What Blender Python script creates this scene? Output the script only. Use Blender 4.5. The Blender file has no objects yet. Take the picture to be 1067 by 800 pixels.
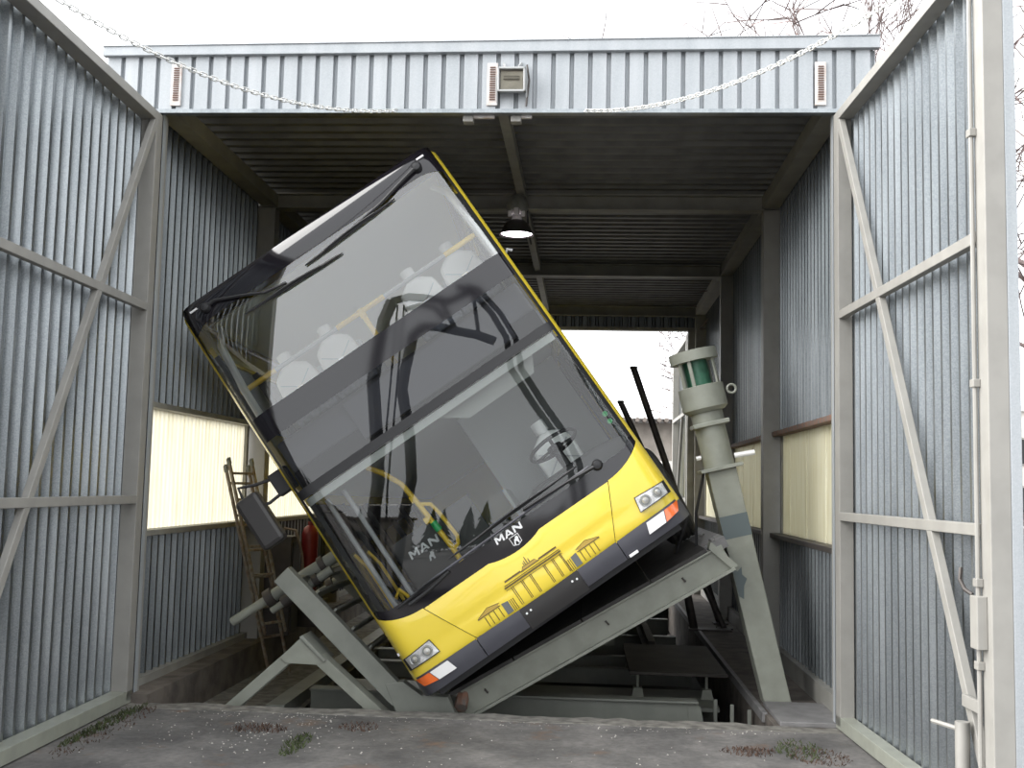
import bpy, bmesh, math, random
from mathutils import Vector, Matrix, Euler
random.seed(7)
S = bpy.context.scene
COL = S.collection

# ------------------------------------------------------------------ camera, sky, sun, exposure
CAM = Vector((0.7603, -8.153, 1.65))
YAW, PITCH, ROLL, FPX = 0.06839, 0.09204, -0.02266, 1153.6
cam_d = bpy.data.cameras.new('camera'); cam = bpy.data.objects.new('camera', cam_d); COL.objects.link(cam)
cam_d.sensor_width = 36.0; cam_d.lens = FPX / 1067.0 * 36.0; cam_d.clip_end = 500
Rc = (Matrix.Rotation(YAW, 3, 'Z') @ Matrix.Rotation(PITCH, 3, 'X') @ Matrix.Rotation(ROLL, 3, 'Y'))
right, fwd, up = Rc.col[0], Rc.col[1], Rc.col[2]
m = Matrix((right, up, -fwd)).transposed().to_4x4(); m.translation = CAM
cam.matrix_world = m
S.camera = cam

W = bpy.data.worlds.new('overcast'); S.world = W; W.use_nodes = True
bg = W.node_tree.nodes['Background']
bg.inputs['Color'].default_value = (0.95, 0.975, 1.0, 1); bg.inputs['Strength'].default_value = 2.3
sun_d = bpy.data.lights.new('veiled_sun', 'SUN'); sun_d.energy = 11.0; sun_d.angle = math.radians(75); sun_d.color = (1.0, 0.98, 0.95)
sun = bpy.data.objects.new('veiled_sun', sun_d); COL.objects.link(sun)
sun.rotation_euler = Vector((0.90, 0.12, -0.42)).to_track_quat('-Z', 'Y').to_euler()
S.view_settings.view_transform = 'Standard'; S.view_settings.look = 'None'
S.view_settings.exposure = 0.0; S.view_settings.gamma = 1.0
S.view_settings.use_curve_mapping = False

# ------------------------------------------------------------------ materials
def mat(name, col, rough=0.5, metal=0.0, var=0.0, scale=8.0, bump=0.0, bscale=60.0, col2=None, spec=0.5, detail=6.0, coat=0.0):
    M = bpy.data.materials.new(name); M.use_nodes = True
    nt = M.node_tree; b = nt.nodes['Principled BSDF']
    b.inputs['Base Color'].default_value = (*col, 1); b.inputs['Roughness'].default_value = rough
    b.inputs['Metallic'].default_value = metal; b.inputs['Specular IOR Level'].default_value = spec
    b.inputs['Coat Weight'].default_value = coat; b.inputs['Coat Roughness'].default_value = 0.05
    tc = nt.nodes.new('ShaderNodeTexCoord')
    if var > 0 or col2:
        n = nt.nodes.new('ShaderNodeTexNoise'); n.inputs['Scale'].default_value = scale; n.inputs['Detail'].default_value = detail
        nt.links.new(tc.outputs['Object'], n.inputs['Vector'])
        r = nt.nodes.new('ShaderNodeValToRGB')
        c2 = col2 or tuple(c * (1 - var) for c in col)
        r.color_ramp.elements[0].position = 0.35; r.color_ramp.elements[0].color = (*c2, 1)
        r.color_ramp.elements[1].position = 0.62; r.color_ramp.elements[1].color = (*col, 1)
        nt.links.new(n.outputs['Fac'], r.inputs['Fac']); nt.links.new(r.outputs['Color'], b.inputs['Base Color'])
    if bump > 0:
        n2 = nt.nodes.new('ShaderNodeTexNoise'); n2.inputs['Scale'].default_value = bscale; n2.inputs['Detail'].default_value = 4
        nt.links.new(tc.outputs['Object'], n2.inputs['Vector'])
        bp = nt.nodes.new('ShaderNodeBump'); bp.inputs['Strength'].default_value = bump; bp.inputs['Distance'].default_value = 0.01
        nt.links.new(n2.outputs['Fac'], bp.inputs['Height']); nt.links.new(bp.outputs['Normal'], b.inputs['Normal'])
    return M

def glass_mat(name, tint, ior=1.5, refl=1.0, rough=0.0):
    M = bpy.data.materials.new(name); M.use_nodes = True; nt = M.node_tree
    nt.nodes.remove(nt.nodes['Principled BSDF']); out = nt.nodes['Material Output']
    t = nt.nodes.new('ShaderNodeBsdfTransparent'); t.inputs['Color'].default_value = (*tint, 1)
    g = nt.nodes.new('ShaderNodeBsdfGlossy'); g.inputs['Roughness'].default_value = rough
    g.inputs['Color'].default_value = (refl, refl, refl, 1)
    fr = nt.nodes.new('ShaderNodeFresnel'); fr.inputs['IOR'].default_value = ior
    mx = nt.nodes.new('ShaderNodeMixShader')
    nt.links.new(fr.outputs[0], mx.inputs[0]); nt.links.new(t.outputs[0], mx.inputs[1]); nt.links.new(g.outputs[0], mx.inputs[2])
    nt.links.new(mx.outputs[0], out.inputs['Surface'])
    return M

def sheet_mat(name, col, trans):   # translucent fibreglass sheet
    M = bpy.data.materials.new(name); M.use_nodes = True; nt = M.node_tree
    b = nt.nodes['Principled BSDF']; out = nt.nodes['Material Output']
    tc = nt.nodes.new('ShaderNodeTexCoord'); n = nt.nodes.new('ShaderNodeTexNoise'); n.inputs['Scale'].default_value = 3.0
    mp = nt.nodes.new('ShaderNodeMapping'); mp.inputs['Scale'].default_value = (4, 4, 0.5)
    nt.links.new(tc.outputs['Object'], mp.inputs['Vector']); nt.links.new(mp.outputs[0], n.inputs['Vector'])
    r = nt.nodes.new('ShaderNodeValToRGB'); r.color_ramp.elements[0].position = 0.3; r.color_ramp.elements[1].position = 0.65
    r.color_ramp.elements[0].color = (col[0] * .88, col[1] * .86, col[2] * .78, 1); r.color_ramp.elements[1].color = (*col, 1)
    nt.links.new(n.outputs['Fac'], r.inputs['Fac'])
    nt.links.new(r.outputs[0], b.inputs['Base Color']); b.inputs['Roughness'].default_value = 0.5
    t = nt.nodes.new('ShaderNodeBsdfTranslucent'); nt.links.new(r.outputs[0], t.inputs['Color'])
    mx = nt.nodes.new('ShaderNodeMixShader'); mx.inputs[0].default_value = trans
    nt.links.new(b.outputs[0], mx.inputs[1]); nt.links.new(t.outputs[0], mx.inputs[2]); nt.links.new(mx.outputs[0], out.inputs['Surface'])
    return M

def emit_mat(name, col, st):
    M = bpy.data.materials.new(name); M.use_nodes = True; b = M.node_tree.nodes['Principled BSDF']
    b.inputs['Base Color'].default_value = (*col, 1); b.inputs['Emission Color'].default_value = (*col, 1); b.inputs['Emission Strength'].default_value = st
    return M

def galv_mat(name, a, b_, rough, metal):
    """galvanised steel: voronoi spangle, vertical run marks"""
    M = bpy.data.materials.new(name); M.use_nodes = True; nt = M.node_tree; b = nt.nodes['Principled BSDF']
    tc = nt.nodes.new('ShaderNodeTexCoord')
    v = nt.nodes.new('ShaderNodeTexVoronoi'); v.inputs['Scale'].default_value = 150
    nt.links.new(tc.outputs['Object'], v.inputs['Vector'])
    mp = nt.nodes.new('ShaderNodeMapping'); mp.inputs['Scale'].default_value = (9, 9, 0.8)
    n = nt.nodes.new('ShaderNodeTexNoise'); n.inputs['Scale'].default_value = 1.0; n.inputs['Detail'].default_value = 5
    nt.links.new(tc.outputs['Object'], mp.inputs['Vector']); nt.links.new(mp.outputs[0], n.inputs['Vector'])
    sep = nt.nodes.new('ShaderNodeSeparateColor'); nt.links.new(v.outputs['Color'], sep.inputs[0])
    ad = nt.nodes.new('ShaderNodeMath'); ad.operation = 'MULTIPLY_ADD'; ad.inputs[1].default_value = 0.28
    nt.links.new(sep.outputs[0], ad.inputs[0]); nt.links.new(n.outputs['Fac'], ad.inputs[2])
    r = nt.nodes.new('ShaderNodeValToRGB'); r.color_ramp.elements[0].position = 0.3; r.color_ramp.elements[1].position = .9
    r.color_ramp.elements[0].color = (*a, 1); r.color_ramp.elements[1].color = (*b_, 1)
    nt.links.new(ad.outputs[0], r.inputs['Fac']); nt.links.new(r.outputs[0], b.inputs['Base Color'])
    b.inputs['Metallic'].default_value = metal; b.inputs['Roughness'].default_value = rough
    return M

def ground_mat():
    M = bpy.data.materials.new('worn_concrete'); M.use_nodes = True; nt = M.node_tree; b = nt.nodes['Principled BSDF']
    tc = nt.nodes.new('ShaderNodeTexCoord')
    def noise(sc, det, off=0):
        n = nt.nodes.new('ShaderNodeTexNoise'); n.inputs['Scale'].default_value = sc; n.inputs['Detail'].default_value = det; n.inputs['Roughness'].default_value = .62
        mp = nt.nodes.new('ShaderNodeMapping'); mp.inputs['Location'].default_value = (off, off * .7, off)
        nt.links.new(tc.outputs['Object'], mp.inputs['Vector']); nt.links.new(mp.outputs[0], n.inputs['Vector']); return n
    n1 = noise(1.6, 9); n2 = noise(22, 5, 3); n3 = noise(2.7, 7, 9)
    r1 = nt.nodes.new('ShaderNodeValToRGB')
    for p, c in [(0.30, (.05, .048, .048)), (0.5, (.105, .10, .097)), (0.68, (.175, .165, .157))]:
        e = r1.color_ramp.elements.new(p); e.color = (*c, 1)
    r1.color_ramp.elements.remove(r1.color_ramp.elements[0]); r1.color_ramp.elements.remove(r1.color_ramp.elements[-1])
    nt.links.new(n1.outputs['Fac'], r1.inputs['Fac'])
    mx = nt.nodes.new('ShaderNodeMix'); mx.data_type = 'RGBA'; mx.blend_type = 'OVERLAY'; mx.inputs[0].default_value = 0.55
    nt.links.new(r1.outputs[0], mx.inputs[6]); nt.links.new(n2.outputs['Fac'], mx.inputs[7])
    r3 = nt.nodes.new('ShaderNodeValToRGB'); r3.color_ramp.elements[0].position = .60; r3.color_ramp.elements[1].position = .72
    nt.links.new(n3.outputs['Fac'], r3.inputs['Fac'])
    m2 = nt.nodes.new('ShaderNodeMix'); m2.data_type = 'RGBA'; m2.inputs[7].default_value = (.13, .085, .06, 1)
    nt.links.new(r3.outputs[0], m2.inputs[0]); nt.links.new(mx.outputs[2], m2.inputs[6])
    nt.links.new(m2.outputs[2], b.inputs['Base Color']); b.inputs['Roughness'].default_value = .85
    bp = nt.nodes.new('ShaderNodeBump'); bp.inputs['Strength'].default_value = .5; bp.inputs['Distance'].default_value = .01
    nt.links.new(n2.outputs['Fac'], bp.inputs['Height']); nt.links.new(bp.outputs[0], b.inputs['Normal'])
    return M

MT = dict(
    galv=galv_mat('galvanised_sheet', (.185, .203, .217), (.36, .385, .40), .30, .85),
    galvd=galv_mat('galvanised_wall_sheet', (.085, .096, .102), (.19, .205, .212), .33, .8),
    galvl=galv_mat('galvanised_fascia', (.30, .325, .345), (.40, .42, .44), .5, .2),
    roofd=mat('ceiling_sheet', (.13, .13, .125), .5, .25, .3, 5),
    paint=mat('grey_frame_paint', (.28, .272, .252), .5, 0, .12, 6),
    paintd=mat('steel_frame_grey', (.28, .275, .25), .55, 0, .2, 5),
    green=mat('green_grey_paint', (.235, .245, .215), .5, 0, .16, 5, .05),
    greenl=mat('light_green_grey_paint', (.27, .28, .238), .45, 0, .16, 7, .05),
    patch=mat('blue_grey_touch_up', (.10, .125, .13), .5),
    deckm=mat('deck_rubber', (.055, .052, .05), .75, 0, .4, 7, .2),
    rust=mat('rusty_angle', (.27, .145, .10), .8, .1, .5, 14, .3, col2=(.16, .15, .14)),
    conc=mat('kerb_concrete', (.20, .19, .17), .9, 0, .5, 12, .4, 70),
    plinth=mat('brown_plinth', (.145, .125, .108), .85, 0, .5, 6, .3),
    pit=mat('pit_concrete', (.06, .055, .05), .9, 0, .5, 4, .3),
    plate=mat('brown_steel_plate', (.07, .062, .055), .65, .2, .35, 4, .2),
    bplate=mat('grey_base_plate', (.21, .205, .205), .6, .1, .25, 8, .15),
    cream_l=sheet_mat('cream_fibreglass', (.66, .63, .52), .47),
    cream_r=sheet_mat('pale_cream_fibreglass', (.88, .86, .73), .48),
    yellow=mat('yellow_bus_paint', (.88, .67, .06), .25, 0, .03, 3, coat=.5),
    black=mat('black_gloss', (.010, .009, .012), .06, 0, 0, coat=.35),
    blackm=mat('black_matt', (.018, .018, .02), .5),
    rubber=mat('tyre_rubber', (.06, .06, .06), .75, 0, .3, 10),
    bumper=mat('bumper_grey', (.075, .075, .09), .4, 0, .08, 5),
    bumpd=mat('bumper_black', (.03, .028, .028), .5),
    white=mat('white_plastic', (.88, .89, .88), .4),
    strap=mat('grey_strap', (.62, .64, .66), .6),
    orange=mat('orange_lens', (.85, .16, .03), .15, coat=1),
    wlens=mat('white_lens', (.85, .84, .83), .2, coat=1),
    chrome=mat('reflector_chrome', (.85, .85, .86), .15, 1.0, 0, 45),
    hlsil=mat('headlamp_silver', (.85, .85, .86), .3, .3, .3, 28, .5, 22),
    lens=glass_mat('clear_lens', (.95, .95, .95)),
    glass=glass_mat('windscreen_glass', (.92, .95, .94), 1.68),
    glassu=glass_mat('upper_windscreen_glass', (.95, .97, .965), 2.3),
    glasst=glass_mat('display_glass', (.42, .42, .46), 1.7),
    glasss=glass_mat('side_glass', (.80, .84, .83), 1.5),
    ivory=mat('interior_lining', (.85, .87, .86), .5),
    igrey=mat('interior_grey', (.30, .32, .32), .6),
    ipale=mat('pale_blind', (.46, .48, .46), .55),
    seat=mat('seat_cloth', (.40, .44, .48), .9, 0, .3, 30),
    floorb=mat('bus_floor', (.12, .125, .13), .7),
    hyel=mat('yellow_handrail', (.85, .58, .05), .3),
    hgrey=mat('grey_handrail', (.42, .43, .45), .4),
    gbtn=mat('green_button', (.02, .42, .12), .3),
    logo=mat('logo_white', (.86, .86, .86), .35, .2),
    decal=mat('decal_brown', (.13, .085, .02), .4),
    decalg=mat('decal_grey', (.15, .16, .16), .4),
    decalt=mat('decal_tan', (.50, .33, .06), .4),
    ladder=mat('old_ladder_metal', (.34, .31, .25), .55, .3, .4, 20, col2=(.22, .15, .10)),
    redp=mat('red_paint', (.22, .018, .02), .4, 0, .2, 8),
    blackpost=mat('dark_steel', (.075, .065, .06), .55, .3, .25, 10),
    gcyl=mat('green_cylinder', (.05, .16, .10), .35, .2, .3, 15),
    chain=mat('galvanised_chain', (.62, .62, .60), .4, .5),
    wstrip=mat('rusty_white_strip', (.60, .59, .58), .7, 0, .4, 16, col2=(.50, .42, .38)),
    slot=mat('rusty_slot', (.12, .07, .055), .8),
    lampshade=mat('lamp_shade_dark', (.05, .045, .042), .4, .2),
    lampball=mat('lamp_housing', (.20, .20, .18), .6, 0, .2, 20),
    bright=mat('bright_bracket', (.85, .80, .80), .3, .6),
    glow=emit_mat('lit_bulb', (1.0, .90, 1.0), 7.0),
    flood=mat('floodlight_alu', (.48, .49, .49), .45, .4),
    floodg=mat('floodlight_reflector', (.62, .58, .46), .3, .5, .2, 10),
    bark=mat('twig_bark', (.16, .12, .115), .9, 0, .3, 5),
    barkl=mat('pale_bark', (.30, .25, .22), .9, 0, .3, 5),
    needle=mat('dark_spruce', (.03, .045, .03), .9, 0, .5, 3),
    wallw=mat('pale_render', (.66, .64, .60), .8, 0, .15, 2),
    walld=mat('grey_brown_render', (.30, .27, .24), .9, 0, .3, 3),
    rooft=mat('pale_roof', (.80, .80, .80), .7, 0, .12, 3),
    rooftile=mat('dark_roof_edge', (.22, .19, .17), .85, 0, .3, 12),
    pane=glass_mat('house_pane', (.12, .14, .16), 1.5),
    hedge=mat('hedge_brown', (.10, .055, .05), .95, 0, .5, 9),
    moss=mat('moss_green', (.055, .072, .025), .95, 0, .4, 30),
    litter=mat('brown_litter', (.085, .052, .038), .95, 0, .4, 40),
    pebble=mat('pale_pebble', (.44, .42, .38), .85, 0, .3, 30),
    hose=mat('black_hose', (.02, .02, .022), .5),
    ground=ground_mat(),
)

# ------------------------------------------------------------------ mesh helpers
class MB:
    def __init__(s): s.v = []; s.f = []
    def add(s, vs, fs, M=None):
        o = len(s.v)
        for p in vs: s.v.append(tuple((M @ Vector(p)) if M else p))
        for f in fs: s.f.append(tuple(i + o for i in f))
        return s
    def box(s, x0, x1, y0, y1, z0, z1, M=None):
        return s.add([(x0, y0, z0), (x1, y0, z0), (x1, y1, z0), (x0, y1, z0), (x0, y0, z1), (x1, y0, z1), (x1, y1, z1), (x0, y1, z1)],
                     [(3, 2, 1, 0), (4, 5, 6, 7), (0, 1, 5, 4), (1, 2, 6, 5), (2, 3, 7, 6), (3, 0, 4, 7)], M)
    def bar(s, a, b, w, h, upv=(0, 0, 1), ext=0.0):
        """box beam from a to b; w across, h along the up-ish direction"""
        a, b = Vector(a), Vector(b); d = (b - a); L = d.length; d.normalize()
        u = Vector(upv); u = (u - d * u.dot(d)).normalized(); r = d.cross(u)
        M = Matrix((d, r, u)).transposed().to_4x4(); M.translation = a
        return s.box(-ext, L + ext, -w / 2, w / 2, -h / 2, h / 2, M)
    def prism(s, poly, y0, y1, M=None):
        """poly in x,z extruded along y"""
        n = len(poly); vs = [(p[0], y0, p[1]) for p in poly] + [(p[0], y1, p[1]) for p in poly]
        fs = [tuple(range(n)), tuple(range(2 * n - 1, n - 1, -1))] + [(i, i + n, (i + 1) % n + n, (i + 1) % n) for i in range(n)]
        return s.add(vs, fs, M)
    def tube(s, pts, r, n=8, closed=False, cap=True):
        pts = [Vector(p) for p in pts]; N = len(pts); rs = r if isinstance(r, (list, tuple)) else [r] * N
        vs = []; prev = None
        for i, p in enumerate(pts):
            if closed: d = pts[(i + 1) % N] - pts[i - 1]
            else: d = pts[min(i + 1, N - 1)] - pts[max(i - 1, 0)]
            d.normalize()
            if prev is None:
                a = Vector((0, 0, 1)) if abs(d.z) < .9 else Vector((1, 0, 0))
                x = d.cross(a).normalized()
            else: x = (prev - d * prev.dot(d)).normalized()
            prev = x; y = d.cross(x)
            for k in range(n):
                t = 2 * math.pi * k / n; vs.append(p + (x * math.cos(t) + y * math.sin(t)) * rs[i])
        fs = []
        for i in range(N if closed else N - 1):
            j = (i + 1) % N
            for k in range(n): fs.append((i * n + k, i * n + (k + 1) % n, j * n + (k + 1) % n, j * n + k))
        if cap and not closed: fs += [tuple(range(n - 1, -1, -1)), tuple((N - 1) * n + k for k in range(n))]
        return s.add(vs, fs)
    def lathe(s, prof, n=20, M=None, cap=True):
        """prof: (r,z) list, revolved about z"""
        vs = []; fs = []
        for r, z in prof:
            for k in range(n):
                t = 2 * math.pi * k / n; vs.append((r * math.cos(t), r * math.sin(t), z))
        for i in range(len(prof) - 1):
            for k in range(n): fs.append((i * n + k, i * n + (k + 1) % n, (i + 1) * n + (k + 1) % n, (i + 1) * n + k))
        if cap and prof[0][0] > 1e-4: fs.append(tuple(range(n - 1, -1, -1)))
        if cap and prof[-1][0] > 1e-4: fs.append(tuple((len(prof) - 1) * n + k for k in range(n)))
        return s.add(vs, fs, M)
    def build(s, name, material, parent=None, smooth=False, bevel=0.0, loc=None):
        me = bpy.data.meshes.new(name); me.from_pydata(s.v, [], s.f); me.update()
        bm = bmesh.new(); bm.from_mesh(me); bmesh.ops.recalc_face_normals(bm, faces=bm.faces); bm.to_mesh(me); bm.free()
        me.materials.append(MT[material] if isinstance(material, str) else material)
        if smooth: me.polygons.foreach_set('use_smooth', [True] * len(me.polygons)); me.set_sharp_from_angle(angle=math.radians(40))
        o = bpy.data.objects.new(name, me); COL.objects.link(o)
        if parent: o.parent = parent
        if loc: o.location = loc
        if bevel > 0:
            b = o.modifiers.new('bevel', 'BEVEL'); b.width = bevel; b.segments = 2; b.limit_method = 'ANGLE'
        return o

def tag(o, label, cat=None, group=None, kind=None):
    o['label'] = label
    if cat: o['category'] = cat
    if group: o['group'] = group
    if kind: o['kind'] = kind
    return o
def empty(name, loc=(0, 0, 0), rot=(0, 0, 0)):
    o = bpy.data.objects.new(name, None); COL.objects.link(o); o.location = loc; o.rotation_euler = rot; o.empty_display_size = .1; return o
def copy_tree(o, parent=None):
    c = o.copy(); COL.objects.link(c)
    if parent: c.parent = parent
    for ch in list(o.children): copy_tree(ch, c)
    return c
def inst(me_obj, parent, loc, rotz=0.0):
    c = me_obj.copy(); COL.objects.link(c); c.parent = parent; c.location = loc; c.rotation_euler = (0, 0, rotz); return c

def corr(name, width, height, material, parent, loc, rotz=0.0, pitch=.14, depth=.045, flat=.074, flip=1, slope=.018, zcut=None):
    """trapezoidal sheet: x along width, z up, ribs towards local -y by depth*flip"""
    n = max(1, round(width / pitch)); p = width / n; g = (p - flat * p / .14 - 2 * slope)
    prof = []
    for i in range(n):
        x = i * p; fl = flat * p / .14
        prof += [(x, 0), (x + fl, 0), (x + fl + slope, depth * flip), (x + fl + slope + g, depth * flip)]
    prof.append((width, 0))
    b = MB(); k = len(prof)
    vs = [(x, y, 0) for x, y in prof] + [(x, y, height) for x, y in prof]
    b.add(vs, [(i, i + 1, i + 1 + k, i + k) for i in range(k - 1)])
    o = b.build(name, material, parent); o.location = loc; o.rotation_euler = (0, 0, rotz); return o

PI = math.pi
HW = 2.547; HH = 4.462; WX = 2.66; HL = 10.0          # opening half width / height, wall x, hall length

# ------------------------------------------------------------------ ground, pit, hall floor
b = MB()
PX0, PX1, PY0, PY1 = -2.42, 2.12, 0.13, 9.6
for (x0, x1, y0, y1) in [(-60, 60, -120, -0.19), (-60, -2.66, -.19, 70), (2.66, 60, -.19, 70), (-2.66, 2.66, 10.1, 70)]:
    b.add([(x0, y0, 0), (x1, y0, 0), (x1, y1, 0), (x0, y1, 0)], [(0, 1, 2, 3)])
b.add([(-60, -120, -.9), (60, -120, -.9), (60, 70, -.9), (-60, 70, -.9)], [(3, 2, 1, 0)])
tag(b.build('floor_apron', 'ground'), 'worn grey concrete apron in front of the open hall', 'ground', kind='structure')
b = MB(); b.box(PX0, PX1, PY0, PY1, -.62, -.6)
tag(b.build('floor_pit', 'pit'), 'dark concrete bottom of the pit under the tilted platform', 'floor', kind='structure')
b = MB(); b.box(PX1, WX, -.05, HL + .1, -.6, 0.0)
fr = b.build('floor_right', 'plinth'); tag(fr, 'brown dirty floor strip between pit and right wall', 'floor', kind='structure')
b = MB(); b.box(-WX, PX0, -.05, HL + .1, -.6, .07)
fl = b.build('floor_left', 'plinth'); tag(fl, 'raised brown concrete plinth along the left wall', 'floor', kind='structure')
b = MB(); b.box(-2.42, -1.55, .13, 9.6, -.6, -.22)
tag(b.build('floor_ledge', 'conc'), 'grey concrete ledge inside the pit beside the left plinth', 'floor', kind='structure')
b = MB()
n = 46; xs = [-2.66 + 5.32 * i / n for i in range(n + 1)]
top = []
for i, x in enumerate(xs):
    j0 = random.uniform(-.012, .012); j1 = random.uniform(-.02, .015); jz = random.uniform(-.006, .008)
    top.append([(x, -.20 + j0, -.02), (x, -.19 + j0, .006 + jz), (x, .01 + j1, .005 + jz), (x, .03 + j1, -.03), (x, .04, -.5)])
vs = [p for c in top for p in c]
b.add(vs, [(i * 5 + k, (i + 1) * 5 + k, (i + 1) * 5 + k + 1, i * 5 + k + 1) for i in range(n) for k in range(4)])
tag(b.build('trim_1', 'conc'), 'crumbling pale concrete kerb at the pit edge', 'kerb', kind='structure')

# ------------------------------------------------------------------ walls
FR = [2.95, 6.5]
def wall(side):
    sx = -1 if side == 'left' else 1
    root = empty('wall_' + side, (sx * WX, 0, 0))
    tag(root, 'galvanised corrugated %s hall wall with grey steel columns' % ('left' if sx < 0 else 'right'), 'wall', kind='structure')
    zb = .16 if sx > 0 else .13
    zs0, zs1 = 1.23, 2.22
    bays = [(.04, 2.97), (3.09, 6.52), (6.64, 9.95)]
    rz = PI / 2 if sx > 0 else -PI / 2
    for (y0, y1) in bays:
        k = 3; w = (y1 - y0) / k
        for i in range(k):
            ya = y0 + i * w
            ly = ya if sx > 0 else ya + w
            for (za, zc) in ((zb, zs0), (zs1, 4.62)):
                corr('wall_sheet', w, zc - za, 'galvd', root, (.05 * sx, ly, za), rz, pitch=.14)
        for z, nm, mt, hgt, out in ((zs1, 'window_head_rail', 'rust' if sx > 0 else 'paintd', .045, .07), (zs0, 'window_sill_rail', 'rust' if sx > 0 else 'paintd', .045, .09)):
            q = MB(); x1 = -sx * out
            q.box(min(sx * .09, x1), max(sx * .09, x1), y0, y1, z - hgt / 2, z + hgt / 2); q.build(nm, mt if sx < 0 or z > 2 else 'blackpost', root, bevel=.004)
        q = MB(); q.box(-.05 if sx > 0 else -.07, .07 if sx > 0 else .05, y0, y1, zb - .2, zb); q.build('base_rail', 'paintd', root)
    # columns
    for y in FR + [9.9]:
        q = MB(); w_ = .155
        x0, x1 = (-w_, .10) if sx > 0 else (-.10, w_)
        q.box(x0, x1, y, y + .16, -.1, 4.5)
        q.build('column', 'paint', root, bevel=.006)
    q = MB(); x0, x1 = (-.16, 0.0) if sx > 0 else (0, .16)
    q.box(x0, x1, .02, 9.9, 4.5, 4.63); q.build('eaves_beam', 'paintd', root)
    q = MB(); x0, x1 = (0.0, .30) if sx < 0 else (-.30, 0)
    # front return beside the opening
    q = MB(); x0, x1 = (-.34, .113) if sx < 0 else (-.113, .19)
    q.box(x0, x1, .0, .06, 0, 4.46); q.build('front_return', 'galvl', root)
    q = MB(); x0, x1 = (0.0, .11) if sx < 0 else (-.11, 0)
    q.box(x0, x1, .0, .1, 0, 4.46); q.build('door_jamb', 'paint', root)
    return root
wl = wall('left'); wr = wall('right')

def window(idx, sx, y0, y1, material, npan, label):
    root = empty('window_%d' % idx, (sx * (WX + .03), 0, 0)); tag(root, label, 'window', kind='structure')
    w = (y1 - y0) / npan; rz = PI / 2 if sx > 0 else -PI / 2
    for i in range(npan):
        ya = y0 + i * w
        if sx < 0:
            corr('fibreglass_sheet', w - .004, .95, material, root, (0, ya + w - .004, 1.25), rz, pitch=.09, depth=.018, flip=-1, flat=.07)
        else:
            q = MB(); q.box(-.012 + .006 * (i % 2), .0 + .006 * (i % 2), ya + .004, ya + w - .004, 1.25, 2.20); q.build('fibreglass_board', material, root, bevel=.003)
    q = MB()
    for yy in (y0 - .03, y1 - .03): q.box(-.03, .03, yy, yy + .06, 1.24, 2.21)
    q.build('window_post', 'paintd', root)
    return root
window(1, -1, .12, 2.86, 'cream_l', 3, 'glowing cream fibreglass window band in the left wall near the door')
window(2, -1, 3.18, 6.4, 'cream_l', 3, 'cream fibreglass window band behind the bus mirror in the left wall')
window(3, -1, 6.73, 9.8, 'cream_l', 3, 'far cream fibreglass window band in the left wall')
window(4, 1, .12, 2.86, 'cream_r', 7, 'pale cream boarded window band in the right wall beside the open door')
window(5, 1, 3.18, 6.4, 'cream_r', 8, 'pale cream boarded window band behind the hydraulic column')
window(6, 1, 6.73, 9.8, 'cream_r', 7, 'far pale cream window band in the right wall')

# front fascia
wf = empty('wall_front', (0, 0, 0)); tag(wf, 'pale galvanised ribbed fascia above the hall opening', 'wall', kind='structure')
x = -3.0
for i in range(6):
    w_ = 5.85 / 6
    corr('fascia_sheet', w_, .46, 'galvl', wf, (x + i * w_, -.036, 4.48), 0, pitch=.14, depth=.034, flat=.104, flip=1, slope=.006)
q = MB(); q.box(-3.0, 2.85, 0.004, .05, 4.462, 4.95); q.build('fascia_backing', 'galvd', wf)
q = MB(); q.box(-3.0, 2.85, -.048, .02, 4.455, 4.485); q.build('drip_rail', 'galv', wf)
q = MB(); q.prism([(-3.03, 4.90), (2.88, 4.94), (2.88, 5.035), (-3.03, 4.975)], -.075, -.02); q.prism([(-3.03, 4.97), (2.88, 5.03), (2.88, 5.04), (-3.03, 4.98)], -.085, .3)
q.build('roof_flashing', 'galvl', wf, bevel=.004)

# ceiling and roof
ce = empty('ceiling', (0, 0, 0)); tag(ce, 'dark corrugated steel ceiling with cross beams over the bus', 'ceiling', kind='structure')
me0 = None
for i in range(10):
    y0 = .05 + i * .995
    if me0 is None:
        q = MB(); prof = []; n_ = 5; p = .995 / n_
        for k in range(n_): prof += [(k * p, .0), (k * p + .09, .0), (k * p + .11, -.05), (k * p + p - .02, -.05)]
        prof.append((.995, 0)); kk = len(prof)
        q.add([(-2.66, a, c) for a, c in prof] + [(2.66, a, c) for a, c in prof], [(j, j + 1, j + 1 + kk, j + kk) for j in range(kk - 1)])
        me0 = q.build('ceiling_sheet', 'roofd', ce); me0.location = (0, y0, 4.69)
    else: inst(me0, ce, (0, y0, 4.69))
q = MB(); q.box(-3.0, 2.85, 0.05, 10.1, 4.71, 4.76); q.build('roof_deck', 'roofd', ce)
for y in FR + [9.9]:
    q = MB(); q.box(-2.66, 2.66, y + .065, y + .08, 4.48, 4.64); q.box(-2.66, 2.66, y, y + .15, 4.478, 4.49); q.box(-2.66, 2.66, y, y + .15, 4.625, 4.64)
    q.build('cross_beam', 'paintd', ce)
for (y0, y1) in ((.05, 2.95), (3.1, 6.5), (6.65, 9.9)):
    q = MB(); q.box(.03, .11, y0, y1, 4.53, 4.64); q.build('ridge_purlin', 'paintd', ce)

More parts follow.
